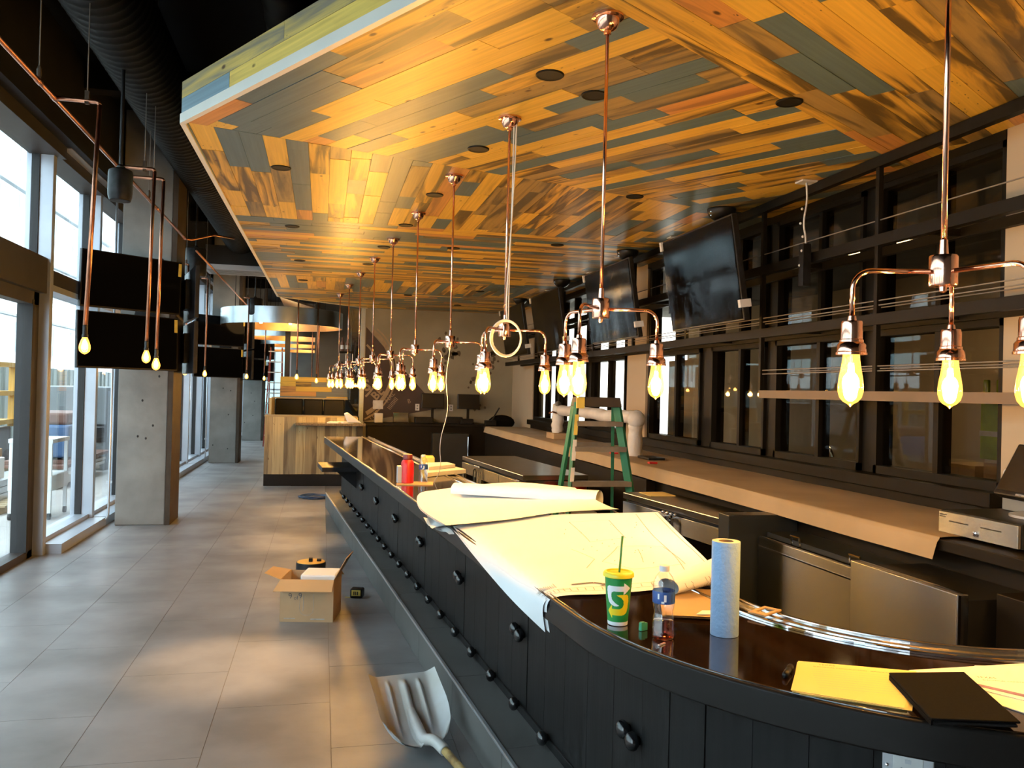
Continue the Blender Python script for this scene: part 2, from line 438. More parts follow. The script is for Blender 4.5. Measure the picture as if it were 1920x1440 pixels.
# ---- street facade on the left: sill, mullions, transoms, glass, header
fac_bulk = tag(MB().box(XL-.2, XL+.35, YB, YF, 3.98, ZC).build('wall_left', MT['black_paint']), kind='structure')
MB().box(XL-.05, XL+.2, 8.9, YF, 3.86, 3.98).build('window_head', MT['brown_frame'], fac_bulk)
MB().box(XL-.05, XL+.28, 8.9, YF, 3.97, 4.02).build('head_trim', MT['alu_paint'], fac_bulk)
MB().box(XL-.05, XL+.24, YB, 8.9, 3.86, 4.0).build('window_head', MT['brown_frame'], fac_bulk)
MULL = [8.8+1.745*k for k in range(-7, 14)]
n_win = 2
for a, b in zip(MULL, MULL[1:]):
    door = abs(a-(8.8-1.745)) < .01
    wn = tag(MB().box(XL, XL+.012, a+.04, b-.04, .0, 3.88).build('window_%d' % n_win, MT['window_glass']), kind='structure')
    n_win += 1
    if door:
        MB().box(XL-.06, XL+.14, a, b, 2.52, 2.86).build('transom', MT['brown_frame'], wn)
        MB().box(XL-.05, XL+.08, b-.20, b-.06, 0, 2.52).build('door_stile', MT['brown_frame'], wn)
        MB().box(XL-.05, XL+.085, b-.245, b-.20, .06, 2.44).build('glazing_bead', MT['rubber_gasket'], wn)
        MB().box(XL-.05, XL+.08, a+.06, b-.06, 0, .07).build('bottom_rail', MT['brown_frame'], wn)
        MB().box(XL-.05, XL+.08, a+.06, b-.06, 2.40, 2.52).build('top_rail', MT['brown_frame'], wn)
        MB().box(XL-.05, XL+.08, a+.06, a+.2, 0, 2.52).build('door_stile', MT['brown_frame'], wn)
    else:
        MB().box(XL-.06, XL+.16, a, b, 2.62, 2.76).build('transom', MT['brown_frame'], wn)
        MB().box(XL-.06, XL+.155, a+.03, b-.03, 2.56, 2.62).build('transom_lip', MT['alu_paint'], wn)
        MB().box(XL-.06, XL+.13, a, b, .0, .14).build('sill', MT['alu_paint'], wn)
        MB().box(XL+.13, XL+.31, a+.045, b-.0, .0, .095).build('curb', MT['alu_paint'], wn)
    MB().box(XL-.07, XL+.17, b-.045, b+.045, 0, 3.9).build('mullion', MT['alu_paint'], wn, bevel=.004)
    MB().box(XL-.02, XL+.05, b-.062, b-.045, .1, 3.86).build('gasket', MT['rubber_gasket'], wn)

# ---- concrete columns by the facade, each with a brown steel corner
COLY = [10.5, 18.68, 26.22]
ordn = ['nearest to the camera', 'second from the camera', 'farthest from the camera']
for k, y in enumerate(COLY):
    c = thing('concrete_column', 'square bare concrete column by the windows, ' + ordn[k], 'column', (-2.05, y, 0), group='concrete columns')
    MB().box(-.29, .26, 0, .60, 0, ZC).build('shaft', MT['concrete'], c, bevel=.012)
    MB().box(.262, .318, -.01, .60, 0, ZC).build('corner_plate', MT['brown_steel'], c)
    hol = MB()
    rr = random.Random(k)
    for q in range(9):
        hol.sphere((rr.uniform(-.25,.2), -.001, rr.uniform(.3,3.2)), .012, 6, 4, (1,.3,1.3))
    hol.build('tie_hole', MT['rubber_gasket'], c); c.children[-1]['kind'] = 'stuff'
    cd = thing('steel_conduit', 'thin steel conduit running down beside the concrete column ' + ordn[k], 'conduit', (-2.40, y-.03, 0), group='conduits')
    P = [(0,0,4.4),(0,0,.30)]+[(-.13+.13*cos(t), 0, .16-.13*sin(t)) for t in [pi*i/16 for i in range(0,9)]]+[(-.24,-.0,.03)]
    MB().tube(P, .013, 8).build('tube', MT['aluminium'], cd, smooth=True)
    MB().box(-.03,.03,-.006,.006,.5,.53).build('strap', MT['aluminium'], cd)

# ---- interior wall on the right: dark storefront with a kitchen behind
WB = [ (3.93,5.04,4.47), (5.20,6.35,5.75), (6.52,7.53,7.0), (7.78,9.12,8.42), (9.92,11.3,10.6), (11.5,12.9,12.2), (13.1,14.55,13.8) ]
wr = tag(MB().box(XR, XR+.15, YB, 3.93, 0, ZC).box(XR, XR+.15, 9.22, 9.84, 0, ZC).box(XR, XR+.15, 14.62, YF, 0, ZC)
         .box(XR+.01, XR+.15, 3.93, 14.62, 0, 1.0).build('wall_right', MT['beige_wall']), kind='structure')
MB().box(XR-.005, XR+.15, 3.93, 9.22, 3.185, ZC).box(XR-.005, XR+.15, 9.84, 14.62, 3.185, ZC).build('window_header', MT['bronze_frame'], wr)
MB().box(XR-.10, XR+.15, 3.90, 9.20, 1.10, 1.185).box(XR-.10, XR+.15, 9.86, 14.62, 1.10, 1.185).build('window_stool', MT['bronze_frame'], wr, bevel=.006)
MB().box(XR-.03, XR+.15, 3.90, 9.20, .98, 1.10).box(XR-.03, XR+.15, 9.86, 14.62, .98, 1.10).build('backsplash', MT['dark_wood'], wr)
for (a, b, c) in WB:
    wn = tag(MB().box(XR+.05, XR+.058, a, b, 1.185, 3.185).build('window_%d' % n_win, MT['dark_window_glass']), kind='structure'); n_win += 1
    MB().box(XR, XR+.13, a, a+.03, 1.18, 3.185).build('stile', MT['bronze_frame'], wn)
    MB().box(XR, XR+.13, b-.03, b, 1.18, 3.185).build('stile', MT['bronze_frame'], wn)
    MB().box(XR+.02, XR+.12, c-.022, c+.022, 1.18, 3.185).build('mullion', MT['bronze_frame'], wn)
    MB().box(XR, XR+.13, a, b, 2.13, 2.19).build('transom', MT['bronze_frame'], wn)
    MB().box(XR, XR+.13, a, b, 1.185, 1.24).build('bottom_rail', MT['bronze_frame'], wn)
    MB().box(XR, XR+.13, a, b, 3.145, 3.185).build('top_rail', MT['bronze_frame'], wn)
pm = MB()
for a, b in ((5.04,5.20),(6.35,6.52),(7.53,7.78),(9.12,9.22),(9.84,9.92),(11.3,11.5),(12.9,13.1),(14.55,14.62)):
    MB().box(XR+.03, XR+.15, a, b, 1.0, 3.185).build('post', MT['bronze_frame'], wr)

# kitchen room behind the glass
kt = tag(MB().box(7.4, 7.6, YB, 16, 0, ZC).build('wall_kitchen', MT['beige_wall']), kind='structure')
MB().box(3.95, 7.4, 2.0, 16, 3.3, 3.4).build('kitchen_soffit', MT['grey_wall'], kt)
MB().box(3.90, 7.4, 1.8, 2.0, 0, 3.4).build('kitchen_side', MT['grey_wall'], kt)
pn = thing('leaning_boards', 'pale grey boards standing behind the fourth window bay of the bar wall', 'panel', (3.98, 7.8, 0))
MB().box(0, .03, 0, .60, 0, 2.09).build('board', MT['white_paper'], pn)
MB().box(0, .03, .64, 1.3, 0, 2.09).build('board', MT['white_paper'], pn)
kl = thing('kitchen_lamp', 'warm ceiling lamp glowing in the kitchen behind the dark glass', 'lamp', (5.6, 7.4, 3.3))
MB().box(-.3,.3,-.5,.5,-.05,0).build('lamp_housing', MT['white_plastic'], kl)
MB().box(-.26,.26,-.46,.46,-.056,-.05).build('diffuser', emis('kitchen_light', (1,.72,.36), 12.0), kl)
ks = thing('kitchen_counter', 'stainless kitchen counter seen through the dark windows', 'counter', (5.3, 4.95, 0))
MB().box(0,.75,0,6.5,.86,.9).build('top', MT['stainless_top'], ks)
for y in (0.05,1.6,3.2,4.8,6.4): MB().box(.05,.1,y,y+.05,0,.86).build('leg', MT['stainless'], ks)
MB().box(.03,.7,.05,6.4,.25,.28).build('under_shelf', MT['stainless_top'], ks)
for k, (y, z, sx, sy, sz, m) in enumerate(((5.35,.9,.4,.42,.3,'cardboard'),(5.86,.9,.4,.4,.26,'cardboard'),(5.40,1.2,.38,.36,.26,'white_paper'))):
    bx = thing('carton', ['brown carton beside the vest behind the glass','small brown carton behind the glass next to a chrome tap','white carton with teal print on top of a brown carton behind the glass'][k], 'box', (5.32, y, z), group='cartons in the kitchen')
    MB().box(0,sx,0,sy,0,sz).build('body', MT[m], bx, bevel=.004)
    MB().box(-.002,0,sy*.46,sy*.54,0,sz).build('tape', MT['teal_print' if k==2 else 'kraft_paper'], bx)
vs = thing('safety_vest', 'yellow-green safety vest hanging behind the dark glass', 'vest', (5.05, 5.3, 1.25))
MB().box(0,.03,0,.22,0,.52).box(0,.03,.02,.07,.52,.62).box(0,.03,.15,.20,.52,.62).build('cloth', MT['hi_vis'], vs, bevel=.01)
MB().box(-.004,.034,.0,.22,.18,.22).build('reflective_band', MT['label_white'], vs)
jk = tag(MB().box(5.0,5.06,5.0,5.27,1.05,1.72).build('dark_jacket', MT['navy_cloth'], None, bevel=.03), 'dark jacket hanging next to the yellow-green vest behind glass', 'jacket')
for k, y in enumerate((6.6, 5.95)):
    tp = thing('chrome_tap', ['curved chrome tap low behind the third window bay','curved chrome tap beside the small carton behind the second window bay'][k], 'tap', (4.35, y, .95), group='kitchen taps')
    MB().tube([(0,0,0),(0,0,.22)]+[(0,-.1+.1*cos(t),.22+.1*sin(t)) for t in [pi*i/8 for i in range(1,9)]]+[(0,-.2,.16)], .013, 8).build('spout', MT['chrome'], tp, smooth=True)
    MB().lathe([(.03,0),(.03,.03),(.016,.05)], 12).build('base', MT['chrome'], tp, smooth='auto')
tag(MB().box(4.1,4.75,5.7,6.9,.3,.95).build('kitchen_sink', MT['stainless'], None, bevel=.01), 'stainless sink cabinet with taps behind the dark windows', 'sink')
sr = thing('storage_rack', 'wire storage rack with bins behind the first window bay', 'rack', (5.2, 3.2, 0))
for (x,y) in ((0,0),(.6,0),(0,1.6),(.6,1.6)): MB().tube([(x,y,0),(x,y,2.0)], .014, 6).build('post', MT['chrome'], sr)
for z in (.6,1.1,1.6): MB().box(0,.6,0,1.6,z,z+.025).build('shelf', MT['stainless'], sr)
for k,(y,z,m) in enumerate(((.1,1.125,'white_plastic'),(.55,1.125,'wrap_white'),(1.1,1.125,'ext_grey'),(.2,1.625,'cardboard'),(.9,1.625,'ext_blue'))):
    tag(MB().box(5.25,5.7,3.2+y,3.2+y+.38,z,z+.27).build('storage_bin', MT[m], None, bevel=.01), ['white bin at the near end of the kitchen rack','pale bin in the middle of the kitchen rack','grey bin at the far end of the kitchen rack','brown box on top of the kitchen rack','blue bin on top of the kitchen rack'][k], 'bin', 'bins on the kitchen rack')

# ---- far plaster wall behind the bar end, with the mural
YW = 16.3
fw = tag(MB().box(.76, 4.4, YW, YW+.2, 0, ZC).build('wall_bar_end', MT['far_plaster']), kind='structure')
MB().box(.70, .78, YW-.012, YW+.25, 0, ZC).build('corner_bead', MT['alu_paint'], fw)
mu = thing('wall_mural', 'dark brown painted wedge with tan lettering on the far plaster wall', 'mural', (.78, YW-.004, 0))
MB().add([(0,0,1.03),(1.42,0,1.30),(1.42,0,1.36),(.02,0,2.87)], [(0,1,2,3)]).build('paint_field', MT['mural_brown'], mu)
def ring_seg(mb, cx, cz, r0, r1, a0, a1, n=28, y=-.003, lim=None):
    for i in range(n):
        t0, t1 = a0+(a1-a0)*i/n, a0+(a1-a0)*(i+1)/n
        p = [(cx+r0*cos(t0), y, cz+r0*sin(t0)), (cx+r0*cos(t1), y, cz+r0*sin(t1)), (cx+r1*cos(t1), y, cz+r1*sin(t1)), (cx+r1*cos(t0), y, cz+r1*sin(t0))]
        if min(q[0] for q in p) < 0.005: continue
        mb.add(p, [(0,1,2,3)])
    return mb
ring_seg(MB(), -.42, 2.02, .92, 1.00, -1.2, .95).build('ring_mark', MT['mural_tan'], mu)
ring_seg(MB(), -.42, 2.02, 1.03, 1.06, -1.2, .90).build('ring_mark', MT['mural_tan'], mu)
ring_seg(MB(), -.42, 2.02, .66, .70, -.9, .9).build('ring_mark', MT['mural_tan'], mu)
RX = Matrix.Rotation(pi/2, 4, 'X')
def mtext(s, x, z, size, rot, bold=0.0):
    text_mesh('lettering', s, size, MT['mural_tan'], mu, Matrix.Translation((x, -.004, z)) @ Matrix.Rotation(-rot, 4, 'Y') @ RX, 0, 'LEFT', bold)
mtext('BE', .24, 1.44, .23, .82, .006); mtext('K', .41, 1.50, .14, .8, .003); mtext('NAL', .47, 1.40, .12, .9); mtext('THE', .13, 1.05, .13, .65)
mtext('S', .02, 1.62, .3, .3, .01); mtext('IIIIIIIII', .52, 1.26, .12, .95); mtext('B', .86, 1.4, .12, .2); mtext('!', .16, 1.3, .2, 0)
pt = MB(); rr = random.Random(3)
for (cx, cz, n, sp) in ((2.45,2.55,14,.16),(2.35,2.3,7,.12),(3.35,2.45,9,.10),(3.3,2.2,8,.10),(2.9,1.95,5,.1),(3.05,1.35,4,.1)):
    for q in range(n):
        x, z, r = cx+rr.gauss(0,sp*.6), cz+rr.gauss(0,sp), rr.uniform(.02,.06)
        pt.add([(x+r*cos(t)*rr.uniform(.5,1), YW-.003, z+r*1.2*sin(t)*rr.uniform(.5,1)) for t in [2*pi*i/7 for i in range(7)]], [tuple(range(7))])
tag(pt.build('stain', MT['plaster_patch'], fw), kind='stuff')
# ================================================================== wooden canopy over the bar
ZK = 3.24
FA = radians(-58.4); fd = Vector((cos(FA), sin(FA))); gd = Vector((-fd.y, fd.x))
A_ = Vector((-.853, 5.21)); B_ = A_+fd*5.2; C_ = Vector((3.735, B_.y+(3.735-B_.x)*gd.y/gd.x))
OUT = [tuple(A_), tuple(B_), tuple(C_), (3.735, 16.29), (.80, 16.29), (-.80, 14.88)]
def clip(poly, n, d):     # keep n.p <= d
    out = []
    for i in range(len(poly)):
        p, q = Vector(poly[i]), Vector(poly[(i+1) % len(poly)])
        a, b = n.dot(p)-d, n.dot(q)-d
        if a <= 0: out.append(tuple(p))
        if (a < 0 < b) or (b < 0 < a): out.append(tuple(p+(q-p)*(a/(a-b))))
    res = []
    for p in out:
        if not res or (Vector(p)-Vector(res[-1])).length > 1e-4: res.append(p)
    if len(res) > 1 and (Vector(res[0])-Vector(res[-1])).length < 1e-4: res.pop()
    return res
mn = Vector((-sin(radians(15.8)), cos(radians(15.8)))); md = mn.dot(A_)     # mitre line
tb = fd.dot(Vector((1.448, 3.357)))                                        # border across the front
Yv = Vector((0, 1))
zones = []
Z1 = clip(clip(OUT, mn, md), fd, tb); zones.append((Z1, fd))
Z5 = clip(clip(OUT, mn, md), -fd, -tb); zones.append((Z5, gd))
up = clip(OUT, -mn, -md)
zones.append((clip(up, Yv, 7.93), Vector((0, 1))))
zones.append((clip(clip(OUT, -Yv, -7.93), Yv, 12.0), Vector((1, 0))))
zones.append((clip(clip(OUT, -Yv, -12.0), Yv, 13.5), Vector((0, 1))))
zones.append((clip(OUT, -Yv, -13.5), Vector((1, 0))))
cano = thing('wood_canopy', 'dropped ceiling canopy of yellow pine and slate-blue planks over the bar', 'canopy', (0, 0, 0))
MB().prism(OUT, ZK+.022, ZK+.23).build('core', MT['black_paint'], cano)
rp = random.Random(11)
planks = []
for poly, d in zones:
    n = Vector((-d.y, d.x)); W = .138
    lo = min(n.dot(Vector(p)) for p in poly); hi = max(n.dot(Vector(p)) for p in poly)
    a0 = min(d.dot(Vector(p)) for p in poly); a1 = max(d.dot(Vector(p)) for p in poly)
    r = lo
    while r < hi:
        u = a0-rp.uniform(0, 1.2)
        while u < a1:
            ln = rp.choice((.45,.6,.75,.95,1.15,1.4))
            q = clip(clip(clip(clip(poly, n, r+W-.0012), -n, -(r+.0012)), d, u+ln-.0012), -d, -(u+.0012))
            if len(q) >= 3:
                ar = abs(sum(q[i][0]*q[(i+1)%len(q)][1]-q[(i+1)%len(q)][0]*q[i][1] for i in range(len(q))))/2
                if ar > .0015: planks.append((q, d, n))
            u += ln
        r += W
def plank_mesh(mb_list, name, parent, z0, z1, mats, mis):
    vs = []; fs = []; mi = []; uvs = []
    for (q, d, n), m in zip(mb_list, mis):
        a = sum(q[i][0]*q[(i+1)%len(q)][1]-q[(i+1)%len(q)][0]*q[i][1] for i in range(len(q)))
        if a < 0: q = q[::-1]
        k = len(q); b = len(vs); ou, ov = rp.uniform(0, 60), rp.uniform(0, 60); dz = rp.uniform(-.0015, .0015)
        for z in (z0+dz, z1):
            for p in q:
                vs.append((p[0], p[1], z)); uvs.append((d.dot(Vector(p))+ou, n.dot(Vector(p))+ov))
        F = [tuple(b+i for i in range(k-1,-1,-1)), tuple(b+k+i for i in range(k))]+[(b+i, b+(i+1)%k, b+k+(i+1)%k, b+k+i) for i in range(k)]
        fs += F; mi += [m]*len(F)
    me = bpy.data.meshes.new(name); me.from_pydata(vs, [], fs)
    for m in mats: me.materials.append(m)
    if len(mats) > 1: me.polygons.foreach_set('material_index', mi)
    ul = me.uv_layers.new(name='UVMap')
    for lp in me.loops: ul.data[lp.index].uv = uvs[lp.vertex_index]
    me.update()
    o = bpy.data.objects.new(name, me); link(o, parent); return o
WM = PINE+[SLATE]
def pick(): 
    t = rp.random()
    return 4 if t < .31 else (0 if t < .58 else (1 if t < .82 else (2 if t < .965 else 3)))
def seen(q):
    cx = sum(p[0] for p in q)/len(q); cy = sum(p[1] for p in q)/len(q)
    x = cx*cos(radians(12.9))-cy*sin(radians(12.9)); z = cx*sin(radians(12.9))+cy*cos(radians(12.9))
    if z < .5 or abs(x/z) > .66 or 1.55/z > .50: return 99
    return sqrt(cx*cx+cy*cy)
planks.sort(key=lambda p: seen(p[0]))
for p in planks[:300]:
    plank_mesh([p], 'plank', cano, ZK, ZK+.02, [WM[pick()]], [0])
rest = planks[300:]
tag(plank_mesh(rest, 'plank_field', cano, ZK, ZK+.02, WM, [pick() for _ in rest]), kind='stuff')
# edge boards (daylit pale pine) and the white metal trim below them
def edge_run(a, b, seed):
    a, b = Vector(a), Vector(b); d = (b-a); Ln = d.length; d.normalize(); n = Vector((d.y, -d.x))
    r2 = random.Random(seed)
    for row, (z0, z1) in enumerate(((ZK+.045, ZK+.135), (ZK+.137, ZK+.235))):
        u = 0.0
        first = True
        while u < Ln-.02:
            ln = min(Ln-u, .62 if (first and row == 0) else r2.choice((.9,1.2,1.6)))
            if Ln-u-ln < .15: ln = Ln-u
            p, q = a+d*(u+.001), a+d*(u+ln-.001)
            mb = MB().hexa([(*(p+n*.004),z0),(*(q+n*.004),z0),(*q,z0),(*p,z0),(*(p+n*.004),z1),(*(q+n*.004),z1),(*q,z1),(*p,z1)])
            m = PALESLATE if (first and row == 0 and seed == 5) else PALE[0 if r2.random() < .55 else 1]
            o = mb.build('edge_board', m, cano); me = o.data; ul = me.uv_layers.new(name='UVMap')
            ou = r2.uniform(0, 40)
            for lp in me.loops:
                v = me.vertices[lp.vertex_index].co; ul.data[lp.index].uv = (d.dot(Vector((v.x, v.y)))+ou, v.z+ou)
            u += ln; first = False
    p, q = a, b
    MB().hexa([(*(p+n*.012),ZK-.012),(*(q+n*.012),ZK-.012),(*(q-n*.02),ZK-.012),(*(p-n*.02),ZK-.012),
               (*(p+n*.012),ZK+.044),(*(q+n*.012),ZK+.044),(*(q-n*.02),ZK+.044),(*(p-n*.02),ZK+.044)]).build('edge_trim', MT['trim_white'], cano)
mat('trim_white', (.76,.73,.65), .4, metal=.1, noise=4, col2=(.72,.69,.62))
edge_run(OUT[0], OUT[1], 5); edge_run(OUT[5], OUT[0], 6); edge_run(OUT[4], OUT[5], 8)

# ---- recessed downlights
DL = [(1.043,3.889),(1.339,4.088),(2.343,3.89),(.935,5.215),(2.344,6.092),(-.327,6.09),(.831,6.551),(-.327,8.294),(.73,7.859),(.618,9.161),
      (1.355,8.951),(2.366,8.358),(-.314,10.514),(-.319,12.452),(.516,10.499),(1.338,13.708),(2.367,14.947),(2.359,12.697)]
dl0 = None
DLN = {0:'beside the nearest rod',1:'right of the rod of the nearest pendant',2:'near the shelf rail on the right'}
for k, (x, y) in enumerate(DL):
    lab = 'dark recessed downlight in the canopy %s metres out, %s' % (('four five six seven eight nine ten eleven twelve thirteen fourteen fifteen'.split())[min(11, max(0, int(round(y))-4))],
          'left edge row' if x < 0 else ('over the aisle behind the bar' if x > 2 else ('above the bar rail' if x > 1.3 else 'above the bar front')))
    if dl0 is None:
        dl0 = t = thing('recessed_downlight', lab, 'downlight', (x, y, ZK), group='canopy downlights')
        MB().lathe([(.058,-.0045),(.066,-.008),(.070,-.004),(.070,.001)], 24, cap0=False, cap1=False).build('trim_ring', MT['bronze_frame'], t, smooth=True)
        MB().lathe([(.060,-.0045),(.045,-.0035),(.001,-.0035)], 24, cap0=False).build('baffle', MT['black_paint'], t)
    else:
        t = copy_tree(dl0); t['label'] = lab; t.location = (x, y, ZK)
for (x, y, tx, ty, e) in ((-.327,6.09,-.50,5.25,420),(-.327,8.294,-.28,9.35,280),(-.314,10.514,-.28,11.6,280),(1.043,3.889,1.0,3.6,14),(2.343,3.89,2.6,3.7,14),(2.344,6.092,2.6,6.0,14)):
    l = bpy.data.lights.new('downlight_beam', 'SPOT'); l.energy = e; l.color = (1,.62,.30); l.spot_size = radians(24); l.spot_blend = .8; l.shadow_soft_size = .03
    o = bpy.data.objects.new('downlight_beam', l); COL.objects.link(o); o.location = (x, y, ZK-.012)
    o.rotation_euler = (Vector((tx, ty, 0))-Vector((x, y, ZK))).to_track_quat('-Z', 'Y').to_euler()

# ================================================================== copper three-bulb pendants
def bulb_parts(parent, x, y, z, s=1.0):
    """socket (skirted copper cup) and squirrel-cage bulb hanging below (x,y,z)"""
    so = MB().lathe([(.010,0),(.012,-.012),(.026,-.014),(.028,-.022),(.028,-.062),(.0305,-.064),(.0305,-.070),(.037,-.078),(.038,-.096),(.040,-.098),(.040,-.104),(.030,-.104)], 20, (x,y,z)).build('socket', MT['copper_polished'], parent, smooth='auto')
    zb = z-.100
    prof = [(.021,0),(.0225,-.018),(.0262,-.042),(.0305,-.066),(.033,-.088),(.0325,-.102),(.028,-.118),(.019,-.129),(.009,-.1345),(.0035,-.1395),(.0008,-.143)]
    b = MB().lathe(prof, 20, (x,y,zb), cap0=False).build('bulb', MT['amber_glass'], parent, smooth=True)
    f = MB()
    for k in range(6):
        t0, t1 = 2*pi*k/6, 2*pi*(k+.5)/6
        f.tube([(x+.006*cos(t0),y+.006*sin(t0),zb-.030),(x+.0125*cos(t0),y+.0125*sin(t0),zb-.106)], .0016, 5)
        f.tube([(x+.0125*cos(t0),y+.0125*sin(t0),zb-.106),(x+.006*cos(t1),y+.006*sin(t1),zb-.030)], .0016, 5)
    f.build('filament', MT['filament'], b)
    MB().lathe([(.004,0),(.0035,-.05),(.001,-.05)], 8, (x,y,zb)).build('stem', MT['label_white'], b)
def bulb_light(x, y, z, e, r=.03, name='bulb_glow'):
    l = bpy.data.lights.new(name, 'POINT'); l.energy = e; l.color = (1.0,.595,.23); l.shadow_soft_size = r
    o = bpy.data.objects.new(name, l); COL.objects.link(o); o.location = (x, y, z)
ARM = .235
def make_pendant(loc, rot, label):
    t = thing('copper_pendant', label, 'pendant lamp', (loc[0], loc[1], ZK), rot, 'three-bulb copper pendants over the bar')
    dz = -(ZK-2.035)
    MB().lathe([(.066,0),(.066,-.010),(.060,-.014),(.050,-.016),(.046,-.034),(.036,-.052),(.022,-.060),(.015,-.062),(.015,-.075),(.009,-.077)], 24).build('ceiling_rose', MT['copper_polished'], t, smooth='auto')
    MB().tube([(0,0,-.07),(0,0,dz+.05)], .0075, 10).build('rod', MT['copper_polished'], t, smooth=True)
    MB().lathe([(.010,dz+.085),(.012,dz+.045),(.034,dz+.043),(.036,dz+.038),(.036,dz-.034),(.034,dz-.038),(.010,dz-.040),(.009,dz-.052),(.004,dz-.056)], 24).build('hub', MT['copper_polished'], t, smooth='auto')
    for k in range(3):
        a = 2*pi*k/3; c, s = cos(a), sin(a)
        R = .05
        pts = [(.03*c,.03*s,dz),((ARM-R)*c,(ARM-R)*s,dz)]+[((ARM-R+R*sin(q))*c,(ARM-R+R*sin(q))*s,dz-R+R*cos(q)) for q in [pi/2*i/6 for i in range(1,7)]]+[(ARM*c,ARM*s,dz-.125)]
        MB().tube(pts, .0068, 8).build('arm', MT['copper_polished'], t, smooth=True)
        bulb_parts(t, ARM*c, ARM*s, dz-.122)
    return t
PP = [(1.60, 1.885)]+[(1.103-.1067*k, 3.217+1.35*k) for k in range(9)]+[(2.74, 1.66)]
ORD = ['nearest to the camera at the right frame edge','first in the straight row over the blueprints','second in the row, with a coiled white cord','third in the row over the bar','fourth in the row over the bar','fifth in the row over the bar','sixth in the row over the bar','seventh in the row over the bar','eighth in the row over the bar','last and farthest in the row over the bar','farthest right round the bar curve']
# arm direction of the first arm, world angle
AR = [radians(a) for a in (44, -9, -8, -7, -9, -6, -8, -7, -9, -8, 70)]
p0 = None
for k, (x, y) in enumerate(PP):
    lab = 'copper pendant lamp with three glowing bulbs, ' + ORD[k]
    if p0 is None: t = p0 = make_pendant((x, y), AR[k], lab)
    else:
        t = copy_tree(p0); t.location = (x, y, ZK); t.rotation_euler = (0, 0, AR[k]); t['label'] = lab
    for j in range(3):
        a = AR[k]+2*pi*j/3
        bulb_light(x+ARM*cos(a), y+ARM*sin(a), 2.035-.122-.100-.08, BULB_W)
# coiled white cord hanging on the second pendant of the row
x, y = PP[2]; zc = 1.965
cc = thing('coiled_cable', 'white cable dropping along the second rod, coiled in a ring at its hub', 'cable', (x, y, 0))
MB().tube(smoothpath([(.035,-.02,ZK),(.03,-.02,2.9),(.012,-.03,2.5),(-.005,-.04,2.2),(0,-.045,2.085)], 3), .0045, 6).build('strand', MT['white_plastic'], cc, smooth=True)
MB().tube(smoothpath([(.02,-.02,ZK),(.02,-.02,2.7),(.01,-.035,2.3),(.01,-.045,2.075)], 3), .0035, 6).build('strand', MT['white_plastic'], cc, smooth=True)
for q in range(3):
    R = .088+.004*q
    MB().tube([(R*.92*sin(t)-.003*q, -.05-.004*q+.004*sin(3*t), zc+.02+R*1.08*cos(t)) for t in [2*pi*i/28 for i in range(28)]], .0045, 6, closed=True).build('loop', MT['white_plastic'], cc, smooth=True)
x, y = PP[3]
MB().tube(smoothpath([(x,y,1.98),(x-.03,y,1.75),(x+.005,y,1.55),(x-.05,y+.1,1.3),(x-.01,y+.2,1.1),(x-.06,y+.3,.97)], 3), .0025, 6).build('pull_wire', MT['white_plastic'], None, smooth=True)
tag(bpy.data.objects['pull_wire'], 'thin white wire hanging from the third pendant down to the bar', 'wire')
# ================================================================== the bar
BD = Vector((-.0803, 1.0)).normalized()          # far direction of the straight run
BI = Vector((BD.y, -BD.x))                       # towards the bartender
R0 = 1.30; PT = Vector((.797, 2.5)); CC = PT+BI*R0
FAR = 9.45
def barpath(d, far=FAR, n=40, tail=1.2):
    P = [PT+BD*far+BI*d]
    m = 9
    for i in range(1, m+1): P.append(PT+BD*far*(1-i/m)+BI*d)
    a0 = atan2(-BI.y, -BI.x); a1 = radians(270) if a0 < 0 else radians(270)
    if a0 < 0: a0 += 2*pi
    for i in range(1, n+1):
        t = a0+(a1-a0)*i/n; P.append(CC+Vector((cos(t), sin(t)))*(R0-d))
    P.append(Vector((CC.x+tail, CC.y-(R0-d))))
    return P
def strip(mb, d0, d1, z0, z1, far=FAR, mi=0, tail=1.2):
    a, b = barpath(d0, far, tail=tail), barpath(d1, far, tail=tail); n = len(a)
    vs = [(*p, z0) for p in a]+[(*p, z0) for p in b]+[(*p, z1) for p in a]+[(*p, z1) for p in b]
    fs = []
    for i in range(n-1):
        fs += [(i, n+i, n+i+1, i+1)[::-1], (2*n+i, 3*n+i, 3*n+i+1, 2*n+i+1), (i, 2*n+i, 2*n+i+1, i+1), (n+i, n+i+1, 3*n+i+1, 3*n+i)]
    fs += [(0, n, 3*n, 2*n), (n-1, 2*n-1+0, 4*n-1, 3*n-1)[::-1]]
    return mb.add(vs, fs, mi)
def fixn(o):
    bm = bmesh.new(); bm.from_mesh(o.data); bmesh.ops.recalc_face_normals(bm, faces=bm.faces); bm.to_mesh(o.data); bm.free(); return o
bar = thing('bar_counter', 'long black bar with a glossy dark brown top curving round on the right', 'bar counter', (0, 0, 0))
fixn(strip(MB(), .012, .52, .955, .99).build('bar_top', MT['bar_top'], bar, bevel=.003))
fixn(strip(MB(), 0, .03, .90, .986).build('top_edge', MT['bar_edge'], bar, smooth='auto', bevel=.006))
fixn(strip(MB(), .03, .5, .90, .955).build('top_core', MT['bar_edge'], bar))
fixn(strip(MB(), .52, .535, .93, 1.0).build('drip_rail', MT['chrome'], bar, bevel=.004))
fixn(strip(MB(), .535, .615, .945, .985).build('drink_rail', MT['brushed_rail'], bar, smooth='auto', bevel=.012))
fixn(strip(MB(), .615, .63, .90, 1.0).build('drip_rail', MT['brushed_rail'], bar, bevel=.004))
fixn(strip(MB(), .262, .50, .10, .90).build('carcass', MT['bar_front_groove'], bar))
